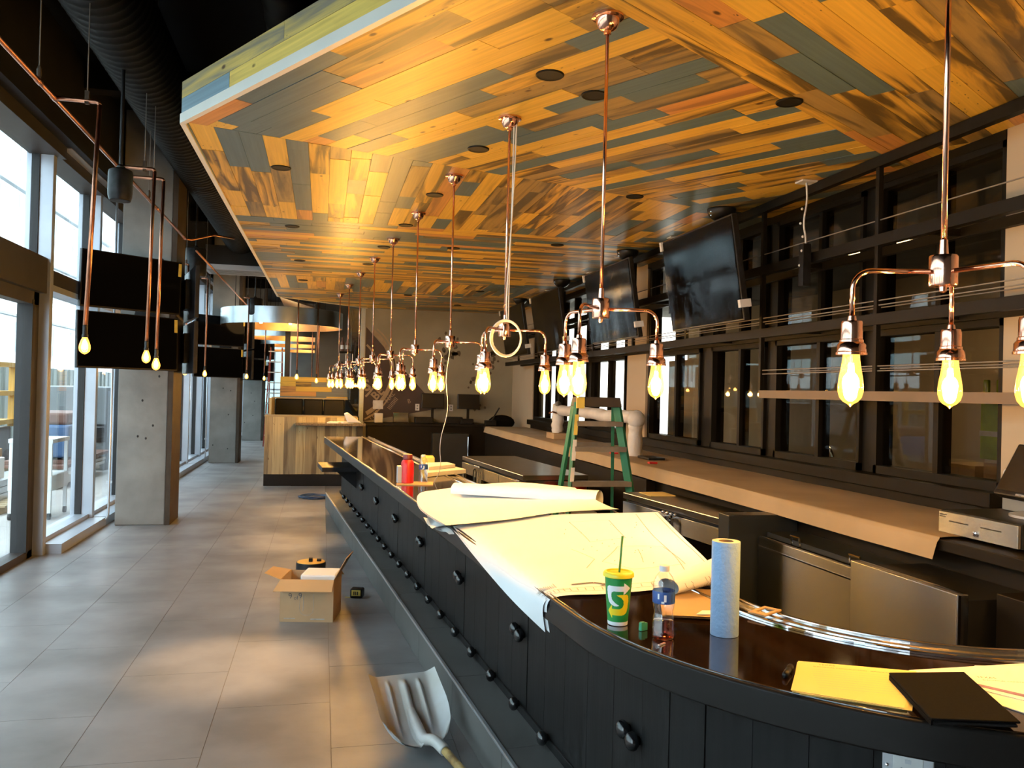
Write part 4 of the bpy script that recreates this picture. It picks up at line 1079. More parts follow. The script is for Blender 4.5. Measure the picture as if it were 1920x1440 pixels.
# coolers and sinks
def handle(mb, y):
    return mb
def cooler(label, a, b, depth, z1, ndoor, name='bottle_cooler', top=True):
    """front face runs from a (far) to b (near); body extends to the right"""
    a, b = Vector(a), Vector(b); d = (b-a); Ln = d.length; ang = atan2(d.y, d.x)
    t = thing(name, label, 'cooler', (*a, 0), ang)     # local +x along the front, +y to the wall (left of the run seen from above)
    MB().box(0,Ln,.02,depth,.06,z1-.05).build('body', MT['black_metal'], t)
    MB().box(-.01,Ln+.01,-.02,depth,z1-.05,z1).build('top', MT['stainless_top'], t, bevel=.006)
    MB().box(Ln-.001,Ln+.012,.0,depth,.05,z1-.06).build('end_panel', MT['stainless'], t)
    w = Ln/ndoor
    for k in range(ndoor):
        x0, x1 = k*w+.012, (k+1)*w-.012
        D = MB().box(x0,x1,-.03,.015,z1-.20,z1-.07).box(x0,x0+.09,-.03,.015,.10,z1-.20).box(x1-.09,x1,-.03,.015,.10,z1-.20).box(x0,x1,-.03,.015,.08,.17).build('door', MT['stainless'], t, bevel=.004)
        MB().box(x0+.09,x1-.09,-.012,.0,.17,z1-.20).build('door_glass', MT['screen_black'], D)
        hx = x1-.045 if k % 2 == 0 else x0+.045
        MB().box(hx-.014,hx+.014,-.075,-.03,z1-.115,z1-.085).tube([(hx,-.07,z1-.1),(hx,-.07,z1-.30)], .010, 8).build('handle', MT['chrome'], D, smooth='auto')
        for s in (-.03,.03): MB().sphere((hx+s,-.05,z1-.06), .014, 8, 6).build('hinge_cap', MT['chrome'], D, smooth=True)
    return t
cooler('stainless cooler with handles standing free in the bartender aisle, far side of the ladder', (1.76,10.28), (1.97,7.95), .68, .86, 3)
cooler('stainless cooler with chrome handles under the back counter, near side of the ladder', (2.52,6.60), (2.70,5.0), .36, .86, 2)
ib = thing('ice_bin', 'stainless ice bin front with two bail handles under the counter', 'ice bin', (0, 0, 0))
MB().box(2.75,2.78,3.67,4.82,.12,.80).build('front_panel', MT['stainless'], ib, bevel=.003)
MB().box(2.745,2.752,3.67,4.82,.735,.742).build('bead', MT['chrome'], ib)
MB().box(2.78,3.04,3.67,4.82,.12,.70).build('body', MT['black_metal'], ib)
MB().box(2.80,3.04,3.7,4.8,.80,.83).build('lid', MT['navy_panel'], ib)
for y in (3.85,4.42):
    MB().tube([(2.80,y,.80),(2.79,y,.855),(2.79,y+.09,.855),(2.80,y+.09,.80)], .007, 6).build('bail_handle', MT['chrome'], ib)
gs = thing('glass_washer', 'plain stainless front panel beside the ice bin', 'washer', (0, 0, 0))
MB().box(2.60,2.66,2.95,3.66,.10,.885).build('front_panel', MT['stainless'], gs, bevel=.003)
MB().box(2.66,3.04,2.95,3.66,.10,.86).build('body', MT['black_metal'], gs)
MB().box(2.605,2.62,2.93,2.95,.10,.885).build('hinge', MT['chrome'], gs)
tag(MB().box(2.75,3.04,1.7,2.9,.1,.90).build('dark_cabinet', MT['dark_wood'], None, bevel=.004), 'dark cabinet under the near end of the back counter', 'cabinet')
tag(MB().box(2.55,3.04,4.84,4.98,.05,.93).build('filler_panel', MT['navy_panel'], None, bevel=.004), 'dark filler cabinet between the ice bin and the cooler', 'cabinet')
tag(MB().box(2.95,3.04,7.2,15.0,.1,.9).build('cabinet_front', MT['dark_wood'], None), 'long dark cabinet front under the far half of the back counter', 'cabinet')
ub = thing('under_bar_sink', 'stainless under-bar sink unit behind the near curve of the bar', 'sink', (0, 0, 0))
fixn(strip(MB(), .645, .88, .80, .84, 1.2, tail=.6).build('deck', MT['navy_panel'], ub))
fixn(strip(MB(), .86, .88, .15, .80, 1.2, tail=.6).build('front_skirt', MT['black_metal'], ub))

# far end back bar under the mural wall
eb = thing('end_bar', 'dark end cabinet below the mural wall with two till monitors on it', 'counter', (0, 0, 0))
MB().box(.80,3.4,15.72,16.28,.98,1.03).build('worktop', MT['dark_wood'], eb, bevel=.004)
MB().box(.84,3.3,15.78,16.28,.0,.98).build('base_cabinet', MT['dark_wood'], eb)
MB().box(2.05,2.75,15.55,15.78,.05,.86).build('dishwasher', MT['navy_panel'], eb, bevel=.006)
MB().tube([(2.73,15.53,.2),(2.73,15.53,.8)], .012, 6).build('bar_handle', MT['chrome'], eb)
for k, x in enumerate((2.09, 2.79)):
    t = thing('monitor', ['left black till monitor on the end cabinet','right black till monitor on the end cabinet'][k], 'monitor', (x, 15.95, 1.03), group='till monitors')
    MB().box(-.21,.21,0,.035,.30,.57).build('screen', MT['screen_matt'], t, bevel=.006)
    MB().box(-.22,.22,.002,.03,.29,.58).build('bezel', MT['black_plastic'], t, bevel=.006)
    MB().box(-.025,.025,.03,.06,.03,.34).build('stand', MT['black_plastic'], t)
    MB().box(-.11,.11,-.05,.12,0,.03).build('foot', MT['black_plastic'], t, bevel=.005)
for k, (x, y, sx, sy, sz, m, nm, lb, ct) in enumerate((
    (1.75,15.85,.34,.25,.12,'black_plastic','receipt_printer','black printer below the left till monitor','printer'),
    (2.35,15.85,.32,.25,.13,'black_plastic','receipt_printer','black printer between the two till monitors','printer'),
    (2.62,15.8,.25,.2,.10,'black_plastic','card_reader','black card reader below the right till monitor','reader'),
    (1.33,15.95,.30,.2,.2,'chrome','wire_caddy','chrome wire caddy on the end cabinet','caddy'),
    (.98,15.92,.16,.1,.18,'white_plastic','paper_box','small white box on the end cabinet near the corner','box'))):
    o = MB().box(x,x+sx,y,y+sy,1.03,1.03+sz).build(nm, MT[m], None, bevel=.012)
    tag(o, lb, ct)
ol = tag(MB().box(.965,1.16,16.27,16.296,1.28,1.45).build('notice_plate', MT['label_white'], None, bevel=.003), 'white cover plate on the mural wall', 'plate')
for k, x in enumerate((1.83, 2.50)):
    o = thing('wall_outlet', ['white outlet on the far wall left of the left till monitor','white outlet on the far wall left of the right till monitor'][k], 'outlet', (x, 16.296, 1.33), group='far wall outlets')
    MB().box(-.04,.04,-.008,0,-.065,.065).build('plate', MT['white_plastic'], o, bevel=.002)
    for z in (-.028,.028): MB().box(-.014,.014,-.011,-.008,z-.014,z+.014).build('socket', MT['ext_grey'], o)
pc = thing('tablet_stand', 'slanted black stand at the far end of the back counter', 'stand', (3.05, 15.3, 1.03))
MB().bar((.05,0,.05),(.22,0,.34),.04,.02).build('upright', MT['black_metal'], pc)
MB().box(-.05,.16,-.05,.08,0,.10).build('base', MT['black_plastic'], pc, bevel=.01)
bgg = MB().sphere((3.35,15.45,1.09), .26, 14, 8, (1,.5,.55)).build('black_bag', MT['leather_black'], None, smooth=True)
tag(bgg, 'rounded black bag lying behind the end of the brown paper', 'bag')

# stepladder behind the bar
gl = thing('step_ladder', 'green fibreglass step ladder standing open in the bartender aisle', 'ladder', (2.40, 7.05, 0), radians(-2))
zt = 1.60
for s, (bx_, tx) in ((-1,(-.40,-.20)),(1,(.40,.17))):
    MB().bar((bx_*.92,-.34,0),(tx,-.04,zt),.030,.075).build('front_rail', MT['ladder_green'], gl)
    MB().bar((bx_*.80,.46,0),(tx*.98,.05,zt),.028,.050).build('rear_rail', MT['ladder_green'], gl)
    MB().tube([(bx_*.70,-.23,.62),(bx_*.62,.02,.60),(bx_*.58,.26,.62)], .007, 6).build('spreader', MT['ladder_grey'], gl)
for z in (.30,.60,.90,1.20,1.42):
    f = z/zt; xw = .37*(1-f)+.19*f; y = -.34*(1-f)-.04*f
    MB().box(-xw,xw,y-.045,y+.045,z-.022,z+.022).build('step', MT['ladder_grey'], gl)
for z in (.45,.85,1.22):
    f = z/zt; xw = .32*(1-f)+.18*f; y = .46*(1-f)+.05*f
    MB().box(-xw,xw,y-.012,y+.012,z-.02,z+.02).build('rear_rung', MT['ladder_grey'], gl)
MB().hexa([(-.22,-.11,zt-.03),(.20,-.11,zt-.03),(.20,.11,zt-.03),(-.22,.11,zt-.03),(-.20,-.10,zt+.055),(.185,-.10,zt+.055),(.185,.10,zt+.055),(-.20,.10,zt+.055)]).build('top_cap', MT['ladder_cap'], gl, bevel=.006)
MB().box(-.222,-.15,-.125,-.109,zt-.045,zt+.05).build('cap_bracket', MT['label_yellow'], gl)
def rl(z): f = z/zt; return (-.40*.92*(1-f)-.20*f, -.34*(1-f)-.04*f)
for (z0, z1, m) in ((1.32,1.50,'label_yellow'),(1.10,1.28,'label_white'),(.92,1.04,'label_white')):
    (x0,y0),(x1,y1) = rl(z0), rl(z1)
    MB().hexa([(x0-.017,y0-.041,z0),(x0+.017,y0-.041,z0),(x0+.017,y0-.037,z0),(x0-.017,y0-.037,z0),(x1-.017,y1-.041,z1),(x1+.017,y1-.041,z1),(x1+.017,y1-.037,z1),(x1-.017,y1-.037,z1)]).build('warning_label', MT[m], gl)
rb = thing('red_bucket', 'red bucket seen between the legs of the green ladder', 'bucket', (2.42, 7.75, .55))
MB().lathe([(.10,0),(.13,.24),(.14,.25),(.135,.26)], 20, cap1=False).build('body', MT['red_plastic'], rb, smooth='auto')
MB().lathe([(.132,.25),(.125,.255),(.09,.2),(.001,.2)], 20).build('inside', MT['dark_red'], rb)
tag(MB().box(2.25,2.6,7.55,7.95,.0,.55).build('grey_crate', MT['ext_grey'], None, bevel=.01), 'grey crate under the red bucket behind the ladder', 'crate')
tag(MB().box(2.62,2.84,6.3,6.55,.862,.868).build('yellow_card', MT['yellow_paper'], None), 'yellow card lying on the near cooler behind the ladder leg', 'card')
# ================================================================== things on the bar
ZB = .99
def cat4(p0, p1, p2, p3, t):
    return .5*((2*p1)+(p2-p0)*t+(2*p0-5*p1+4*p2-p3)*t*t+(3*p1-p0-3*p2+p3)*t*t*t)
def patch(G):
    R = len(G); C = len(G[0]); V = [[Vector(p) for p in r] for r in G]
    def row(r, v):
        q = v*(C-1); i = min(int(q), C-2); f = q-i
        return cat4(V[r][max(i-1,0)], V[r][i], V[r][i+1], V[r][min(i+2,C-1)], f)
    def fn(u, v):
        q = u*(R-1); i = min(int(q), R-2); f = q-i
        return cat4(row(max(i-1,0),v), row(i,v), row(i+1,v), row(min(i+2,R-1),v), f)
    return fn
GA = [[(.800,2.805,.845),(.772,2.745,.960),(.82,2.72,.995),(.990,2.715,.998),(1.261,2.775,1.0),(1.470,2.86,1.025)],
      [(.728,3.060,.905),(.745,3.04,.975),(.82,3.06,1.004),(1.077,3.113,1.012),(1.337,3.12,1.03),(1.475,3.00,1.06)],
      [(.685,3.50,.955),(.73,3.49,.995),(.82,3.50,1.01),(1.152,3.556,1.03),(1.370,3.50,1.06),(1.490,3.24,1.10)],
      [(.670,4.20,.99),(.74,4.22,1.0),(.905,4.247,1.02),(1.176,4.10,1.06),(1.417,3.874,1.10),(1.561,3.66,1.135)]]
GB = [[(.62,4.10,1.008),(.927,4.091,1.035),(1.204,4.079,1.072),(1.457,3.90,1.112)],
      [(.575,4.796,.992),(.889,4.620,1.03),(1.212,4.424,1.065),(1.481,4.134,1.095)],
      [(.60,5.175,1.02),(.862,5.10,1.065),(1.150,4.809,1.105),(1.440,4.465,1.125)],
      [(.66,5.30,1.03),(.93,5.21,1.075),(1.18,4.92,1.13),(1.44,4.60,1.135)],
      [(.70,5.33,1.02),(.95,5.24,1.03),(1.21,4.96,1.07),(1.46,4.64,1.08)],
      [(.69,5.28,1.005),(.94,5.16,1.01),(1.19,4.88,1.03),(1.45,4.56,1.04)]]
FAn, FBn = patch(GA), patch(GB)
bp = thing('blueprint_stack', 'stack of large construction drawings draped over the bar, near sheets curling', 'drawings', (0, 0, 0))
def off(fn, dz, du=0.0, dv=0.0):
    def g(u, v):
        p = fn(min(1, max(0, u+du*(1-u))), min(1, max(0, v)))
        return (p.x+dv, p.y, p.z+dz)
    return g
MB().grid(off(FAn, 0), 26, 34).build('sheet', MT['drawing_paper'], bp, smooth=True)
MB().grid(off(FAn, -.004, .02, .004), 26, 34).build('sheet', MT['drawing_paper'], bp, smooth=True)
MB().grid(off(FAn, -.008, .04, -.006), 26, 34).build('sheet', MT['drawing_paper'], bp, smooth=True)
bp2 = thing('rolled_drawings', 'second set of big drawings curling up behind the front stack on the bar', 'drawings', (0, 0, 0))
MB().grid(off(FBn, .004), 30, 24).build('sheet', MT['drawing_paper'], bp2, smooth=True)
MB().grid(off(FBn, -.002, .03, -.005), 30, 24).build('sheet', MT['drawing_paper'], bp2, smooth=True)
def curl(u, v):
    c = Vector((.80,4.98,1.075)).lerp(Vector((1.50,4.33,1.105)), u); t = -1.2+4.6*v; r = .058-.012*v
    n = Vector((.68,.73,0)); return c+n*(r*cos(t))+Vector((0,0,1))*(r*sin(t))
MB().grid(curl, 14, 24).build('curled_edge', MT['drawing_paper'], bp2, smooth=True)
lo = thing('loose_sheets', 'crumpled loose sheets sticking out under the drawings over the bar edge', 'paper', (0, 0, 0))
for k, G in enumerate(([[(.585,4.68,.99),(.70,4.70,.993)],[(.57,4.25,.965),(.72,4.35,.992)]], [[(.60,4.50,.985),(.75,4.45,.993)],[(.64,4.13,.95),(.78,4.10,.99)]], [[(.56,4.55,.97),(.70,4.52,.991)],[(.60,4.32,.945),(.72,4.22,.96)]])):
    V = [[Vector(p) for p in r] for r in G]
    def fn(u, v, V=V, k=k):
        p = (V[0][0]*(1-v)+V[0][1]*v)*(1-u)+(V[1][0]*(1-v)+V[1][1]*v)*u
        return (p.x, p.y, p.z+.010*sin(7*u+5*v+k)*(1-v)+.002*k)
    MB().grid(fn, 10, 10).build('sheet', MT['white_paper'], lo, smooth=True)
# printed line work on the front sheet (follows the surface)
def ink(fn, segs, m, nm, wd=.0016, dz=.0025):
    mb = MB()
    for (u0, v0, u1, v1) in segs:
        n = max(2, int(12*max(abs(u1-u0), abs(v1-v0))*3)); pa = []
        for i in range(n+1):
            p = fn(u0+(u1-u0)*i/n, v0+(v1-v0)*i/n); pa.append(Vector((p.x, p.y, p.z+dz)))
        for a, b in zip(pa, pa[1:]):
            d = (b-a); 
            if d.length < 1e-6: continue
            r = Vector((-d.y, d.x, 0)).normalized()*wd
            mb.add([a-r, a+r, b+r, b-r], [(0,1,2,3)])
    o = mb.build(nm, MT[m], bp); o['kind'] = 'stuff'
sg = [(.05,.10,.05,.97),(.05,.97,.96,.97),(.96,.97,.96,.30),(.10,.14,.10,.95),(.10,.86,.95,.88),(.62,.62,.62,.76),(.62,.76,.86,.76),(.86,.76,.86,.62),(.86,.62,.62,.62),
      (.24,.70,.24,.88),(.24,.88,.48,.86),(.48,.86,.52,.70),(.52,.70,.36,.62),(.36,.62,.24,.70),(.30,.74,.46,.76),(.56,.55,.40,.60),(.40,.60,.30,.56)]
ink(FAn, sg, 'ink_faint', 'line_work')
r2 = random.Random(4); s2 = []
for q in range(26):
    v = .16+.03*q; s2.append((.06, v, .095, v))
for q in range(16): 
    v = .18+.015*q; s2 += [(.12, v, .15+.02*r2.random(), v)]
for q in range(24):
    u, v = r2.uniform(.25,.85), r2.uniform(.55,.9); s2.append((u, v, u+.012, v+.004))
ink(FAn, s2, 'ink_faint', 'notes')
ink(FAn, [(.015+.012*q, .02+.004*q, .015+.012*q, .13) for q in range(4)]+[(.01,.03,.10,.03),(.01,.12,.10,.12),(.10,.03,.10,.12)], 'ink_faint', 'title_block', .0012)
ink(FAn, [(.14,.48,.15,.56),(.15,.56,.12,.60),(.12,.60,.11,.58)], 'ink', 'scribble', .006)
# rolled pink-white sheet end lying by the paper towel
rl_ = thing('paper_roll', 'loosely rolled drawing with line art lying between bottle and paper towel roll', 'drawing', (0, 0, 0))
def rollfn(u, v):
    t = 2*pi*1.12*v; c = Vector((1.18,2.66,1.03)).lerp(Vector((1.46,2.81,1.055)), u); r = .030+.014*u
    ax = Vector((.38,.20,0)).normalized(); n = Vector((-ax.y, ax.x, 0))
    return c+n*(r*cos(t)*1.5)+Vector((0,0,1))*(r*sin(t)*.9)
MB().grid(rollfn, 10, 22).build('sheet', MT['drawing_paper'], rl_, smooth=True)
mb = MB(); r2 = random.Random(9)
for q in range(26):
    u, v = r2.uniform(.1,.9), r2.uniform(.35,.75)
    pts = []
    for i in range(5):
        p = rollfn(u+.05*i*r2.uniform(.2,1)*.4, v+.03*i); c = Vector((1.18,2.66,1.03)).lerp(Vector((1.46,2.81,1.055)), u)
        pts.append(p+(p-c).normalized()*.0015)
    mb.tube(pts, .0007, 4)
o = mb.build('line_art', MT['ink_faint'], rl_); o['kind'] = 'stuff'
cbp = thing('cardboard_sheet', 'flat piece of corrugated cardboard on the bar behind the bottle', 'cardboard', (0, 0, 0))
def cbfn(u, v):
    a = Vector((1.06,2.43)).lerp(Vector((1.22,2.36)), v); b = Vector((1.20,2.80)).lerp(Vector((1.45,2.72)), v)
    p = a.lerp(b, u); return (p.x, p.y, .998+.004*sin(3*u+2*v))
MB().grid(cbfn, 8, 8, thick=.006).build('board', MT['cardboard_inner'], cbp, smooth=True)
MB().prism([(1.16,2.40),(1.24,2.385),(1.26,2.43),(1.20,2.44)], 1.004, 1.0055).build('paper_scrap', MT['white_paper'], cbp)

# green cup with the arrow S
cu = thing('drink_cup', 'green paper cup with white and yellow arrows, yellow lid and green straw', 'cup', (.893, 2.382, ZB+.001))
Rb, Rt, Hc = .030, .0425, .150
def rad(z): return Rb+(Rt-Rb)*z/Hc
MB().lathe([(Rb-.003,0),(Rb,.001),(rad(.012),.012)], 36).build('base_band', MT['white_print'], cu, smooth='auto')
MB().lathe([(rad(.012),.012),(Rt,Hc)], 36, cap0=False).build('body', MT['green_cup'], cu, smooth='auto')
MB().lathe([(Rt+.001,Hc-.006),(Rt+.0045,Hc-.004),(Rt+.0045,Hc+.004),(Rt+.001,Hc+.009),(Rt-.006,Hc+.010),(Rt-.010,Hc+.006),(.001,Hc+.006)], 36, cap0=False).build('lid', MT['yellow_lid'], cu, smooth='auto')
face = atan2(-2.382, -.893)
MB().tube([(.002,0,Hc+.002),(.011,.004,Hc+.115)], .0034, 10).build('straw', MT['straw_green'], cu, smooth=True)
def inside(poly, x, y):
    c = False; n = len(poly)
    for i in range(n):
        (x0,y0),(x1,y1) = poly[i], poly[(i+1)%n]
        if (y0 > y) != (y1 > y) and x < (x1-x0)*(y-y0)/(y1-y0)+x0: c = not c
    return c
# outline traced in label units, x -1..1 across the front, z 0..1 up the printed height
W_ = [(-.80,.55),(-.86,.74),(-.80,.83),(-.66,.865),(.38,.87),(.38,.95),(.93,.80),(.38,.65),(.38,.735),(-.28,.735),(-.46,.70),(-.50,.62),(-.44,.52),(-.22,.44),(.10,.375),(-.05,.36),(-.30,.36),(-.55,.40),(-.72,.455)]
Y_ = [(-.12,.635),(.10,.65),(.66,.65),(.80,.60),(.86,.48),(.83,.30),(.74,.19),(.50,.135),(.30,.125),(-.46,.125),(-.46,.045),(-.84,.22),(-.46,.385),(-.46,.285),(.10,.285),(.33,.32),(.43,.40),(.40,.50),(.22,.575)]
def decal(poly, m, nm):
    mb = MB(); NX, NZ = 74, 112
    for i in range(NX):
        for j in range(NZ):
            xa, xb = -1+2*i/NX, -1+2*(i+1)/NX; za, zb = j/NZ, (j+1)/NZ
            if inside(poly, (xa+xb)/2, (za+zb)/2):
                vs = []
                for (x, z) in ((xa,za),(xb,za),(xb,zb),(xa,zb)):
                    zz = .018+z*(Hc-.030); an = face+x*radians(66); r = rad(zz)+.0004
                    vs.append((r*cos(an), r*sin(an), zz))
                mb.add(vs, [(0,1,2,3)])
    o = mb.build(nm, MT[m], cu)
    bm = bmesh.new(); bm.from_mesh(o.data); bmesh.ops.remove_doubles(bm, verts=bm.verts, dist=1e-5); bm.to_mesh(o.data); bm.free()
decal(W_, 'white_print', 'white_arrow'); decal(Y_, 'yellow_print', 'yellow_arrow')

# water bottles
def bottle(x, y, label, drink=None, s=1.0):
    t = thing('water_bottle', label, 'bottle', (x, y, ZB+.001), group='plastic bottles on the bar')
    P = [(.024,0),(.031,.004),(.0325,.014),(.031,.020),(.0325,.030),(.0305,.036),(.032,.046),(.030,.052),(.031,.062),(.0285,.070),(.0275,.080),(.030,.092),(.0325,.105),(.0325,.140),(.0315,.146),(.0325,.154),(.030,.168),(.024,.182),(.0155,.192),(.0135,.196),(.0135,.202)]
    MB().lathe([(r*s, z*s) for r, z in P], 28, cap1=False).build('shell', MT['clear_pet'], t, smooth=True)
    MB().lathe([(.0328*s,.106*s),(.0331*s,.108*s),(.0331*s,.139*s),(.0328*s,.141*s)], 28, cap0=False, cap1=False).build('label_band', MT['blue_label'], t, smooth=True)
    MB().lathe([(.0148*s,.197*s),(.0152*s,.199*s),(.0152*s,.212*s),(.014*s,.2135*s),(.001,.2135*s)], 20).build('cap', MT['white_plastic'], t, smooth='auto')
    if drink:
        MB().lathe([(r*s*.96, z*s+.001) for r, z in P[:8]], 24).build('liquid', MT['water_tint'], t, smooth=True)
    fc = atan2(-y, -x)
    for da, z0, w, h, m in ((-.55,.120,.16,.016,'white_print'),(.02,.113,.22,.020,'white_print'),(-.2,.108,.26,.006,'white_print'),(.75,.111,.5,.024,'navy_cloth')):
        vs = []
        for (a, z) in ((da,z0),(da+w,z0),(da+w,z0+h),(da,z0+h)): vs.append((.0334*s*cos(fc+a),.0334*s*sin(fc+a),z*s))
        MB().add(vs, [(0,1,2,3)]).build('label_print', MT[m], t)
    return t
bottle(.972, 2.222, 'clear water bottle with blue label and a little pink drink on the bar', True, .98)
bottle(.742, 6.11, 'clear water bottle standing beside the red flask on the bar', False, 1.0)
rf = thing('red_flask', 'red plastic flask standing on cardboard at the bar edge', 'flask', (.625, 6.11, ZB+.006))
MB().lathe([(.044,0),(.048,.004),(.048,.140),(.044,.158),(.035,.168),(.033,.172)], 24).build('body', MT['red_plastic'], rf, smooth='auto')
MB().lathe([(.034,.172),(.035,.176),(.035,.208),(.032,.212),(.001,.212)], 24, cap0=False).build('cap', MT['dark_red'], rf, smooth='auto')
tag(MB().box(.55,.585,6.09,6.16,ZB+.0065,ZB+.13).build('tea_tin', MT['alu_paint'], None, bevel=.004), 'small pale tin behind the red flask', 'tin')
tag(MB().prism([(.54,6.02),(.80,5.98),(.83,6.19),(.56,6.22)], ZB+.0005, ZB+.006).build('cardboard_mat', MT['cardboard_inner'], None), 'small square of cardboard under the red flask', 'cardboard')
wt = thing('paper_tray', 'white flat paper trays stacked on the bar rail behind the bottles', 'tray', (0, 0, ZB+.002))
MB().prism([(.83,6.55),(1.19,6.85),(1.13,7.12),(.86,7.0)], .0, .035).build('tray', MT['white_paper'], wt, bevel=.003)
MB().prism([(.86,6.72),(1.12,6.98),(1.08,7.18),(.88,7.1)], .036, .065).build('tray', MT['white_paper'], wt, bevel=.003)
tag(MB().prism([(.88,7.35),(.99,7.33),(1.01,7.6),(.90,7.62)], ZB+.002, ZB+.09).build('yellow_carton', MT['label_yellow'], None, bevel=.003), 'small yellow carton standing behind the bottles on the bar', 'carton')
# paper towel roll
tr = thing('paper_towel', 'blue paper towel roll standing upright on the bar', 'paper towel', (1.170, 2.233, ZB+.001))
MB().lathe([(.0405,0),(.041,.002),(.041,.272),(.0405,.274)], 36, cap0=True, cap1=False).build('wound_paper', MT['blue_towel'], tr, smooth='auto')
MB().lathe([(.0405,.274),(.022,.274)], 36, cap0=False, cap1=False).build('end_face', MT['towel_end'], tr)
MB().lathe([(.022,.2742),(.021,.2742),(.021,.10),(.001,.10)], 24, cap0=False).build('core', MT['tube_core'], tr)
tag(MB().box(-.0125,.0125,-.006,.006,0,.022).box(-.011,.004,-.0055,.0055,.022,.025).build('terminal_block', MT['green_plastic'], None, bevel=.001, loc=(.945,2.305,ZB+.001), rz=.4), 'tiny green terminal block between cup and bottle', 'connector')
ky = thing('metal_key', 'tiny metal piece lying before the water bottle', 'key', (.945, 2.165, ZB+.001), .6)
MB().box(-.014,.014,-.003,.003,0,.003).build('shank', MT['aluminium'], ky); MB().lathe([(.005,0),(.005,.003)], 10, (-.014,0,0)).build('bow', MT['aluminium'], ky)
rc = thing('rail_frame', 'small tan plastic frame lying across the steel bar rail', 'frame', (1.40, 2.405, 1.001), radians(32))
MB().box(-.055,.055,-.03,-.018,0,.006).box(-.055,.055,.018,.03,0,.006).box(-.055,-.03,-.018,.018,0,.006).box(.035,.055,-.018,.018,0,.006).build('frame', MT['cardboard'], rc, bevel=.001)
# yellow sheets, marker, black case, papers with purple stripe
ys = thing('yellow_sheets', 'stack of yellow printed sheets lying on the curved bar end', 'papers', (0, 0, ZB))
Q = [(1.107,1.768),(1.247,1.963),(1.507,1.842),(1.300,1.625)]
r2 = random.Random(2)
for k in range(6):
    c = Vector((1.29,1.80)); an = r2.uniform(-.05,.05) if k < 5 else 0; sh = Vector((r2.uniform(-.008,.008), r2.uniform(-.008,.008))) if k < 5 else Vector((0,0))
    q = []
    for p in Q:
        d = Vector(p)-c; q.append(tuple(c+Vector((d.x*cos(an)-d.y*sin(an), d.x*sin(an)+d.y*cos(an)))+sh))
    MB().prism(q, .0006+.0009*k, .0012+.0009*k).build('sheet', MT['yellow_paper'], ys)
ex = (Vector(Q[2])-Vector(Q[1])).normalized(); an = atan2(ex.y, ex.x)
def on(q, x, y): o = Vector(Q[1])+ex*x+Vector((ex.y,-ex.x))*y; return o
for (tx, x, y, sz) in (('TEXAS', .045, .022, .014), ('ELECTRICAL CONSTRUCTION - SERVICE REPORT', .03, .040, .0095)):
    o = on(Q, x, y); text_mesh('heading', tx, sz, MT['ink_red'], ys, Matrix.Translation((o.x, o.y, .0062)) @ Matrix.Rotation(an, 4, 'Z'))
mb = MB()
for k in range(9):
    a = on(Q, .02, .06+.017*k); b = on(Q, .25, .06+.017*k); r = Vector((-ex.y, ex.x))*.0004
    mb.add([(*(a-r),.0062),(*(b-r),.0062),(*(b+r),.0062),(*(a+r),.0062)], [(0,1,2,3)])
o = mb.build('ruled_lines', MT['ink_faint'], ys); o['kind'] = 'stuff'
mk = thing('marker_pen', 'short black marker lying left of the yellow sheets', 'pen', (1.165, 1.885, ZB+.0085), radians(48))
MB().tube([(-.035,0,0),(.015,0,0)], .0075, 10).build('barrel', MT['black_plastic'], mk, smooth=True); MB().tube([(.015,0,0),(.042,0,0)], .0082, 10).build('cap', MT['dark_wood'], mk, smooth=True)
tc_ = thing('tablet_case', 'black leather tablet case lying on the papers at the bar end', 'tablet case', (0, 0, ZB))
Tq = [(1.400,1.800),(1.590,1.775),(1.468,1.482),(1.292,1.530)]
MB().prism(Tq, .006, .014).build('tablet', MT['black_plastic'], tc_, bevel=.004)
MB().prism([(1.395,1.803),(1.594,1.778),(1.470,1.478),(1.288,1.527)], .0165, .022).build('cover', MT['leather_black'], tc_, bevel=.003)
MB().prism([(1.390,1.795),(1.400,1.804),(1.300,1.532),(1.288,1.527)], .006, .0165).build('spine', MT['leather_black'], tc_)
pf = thing('printed_forms', 'white printed forms with a purple stripe at the right edge of the bar', 'papers', (0, 0, ZB))
MB().prism([(1.465,1.822),(1.50,1.86),(1.92,1.86),(1.98,1.55),(1.60,1.46)], .0006, .003).build('sheet', MT['white_paper'], pf)
MB().prism([(1.545,1.745),(1.70,1.86),(2.0,1.80),(1.98,1.52),(1.68,1.53)], .0032, .005).build('sheet', MT['drawing_paper'], pf)
MB().prism([(1.555,1.765),(1.568,1.778),(1.72,1.56),(1.70,1.55)], .0052, .0056).build('stripe', MT['purple_stripe'], pf)
for k, (tx, sz) in enumerate((('TEXAS', .016), ('ELECTRICAL CONSTRUCTION', .010))):
    text_mesh('heading', tx, sz, MT['ink'], pf, Matrix.Translation((1.63, 1.775-.020*k, .0056)) @ Matrix.Rotation(radians(-20), 4, 'Z'))

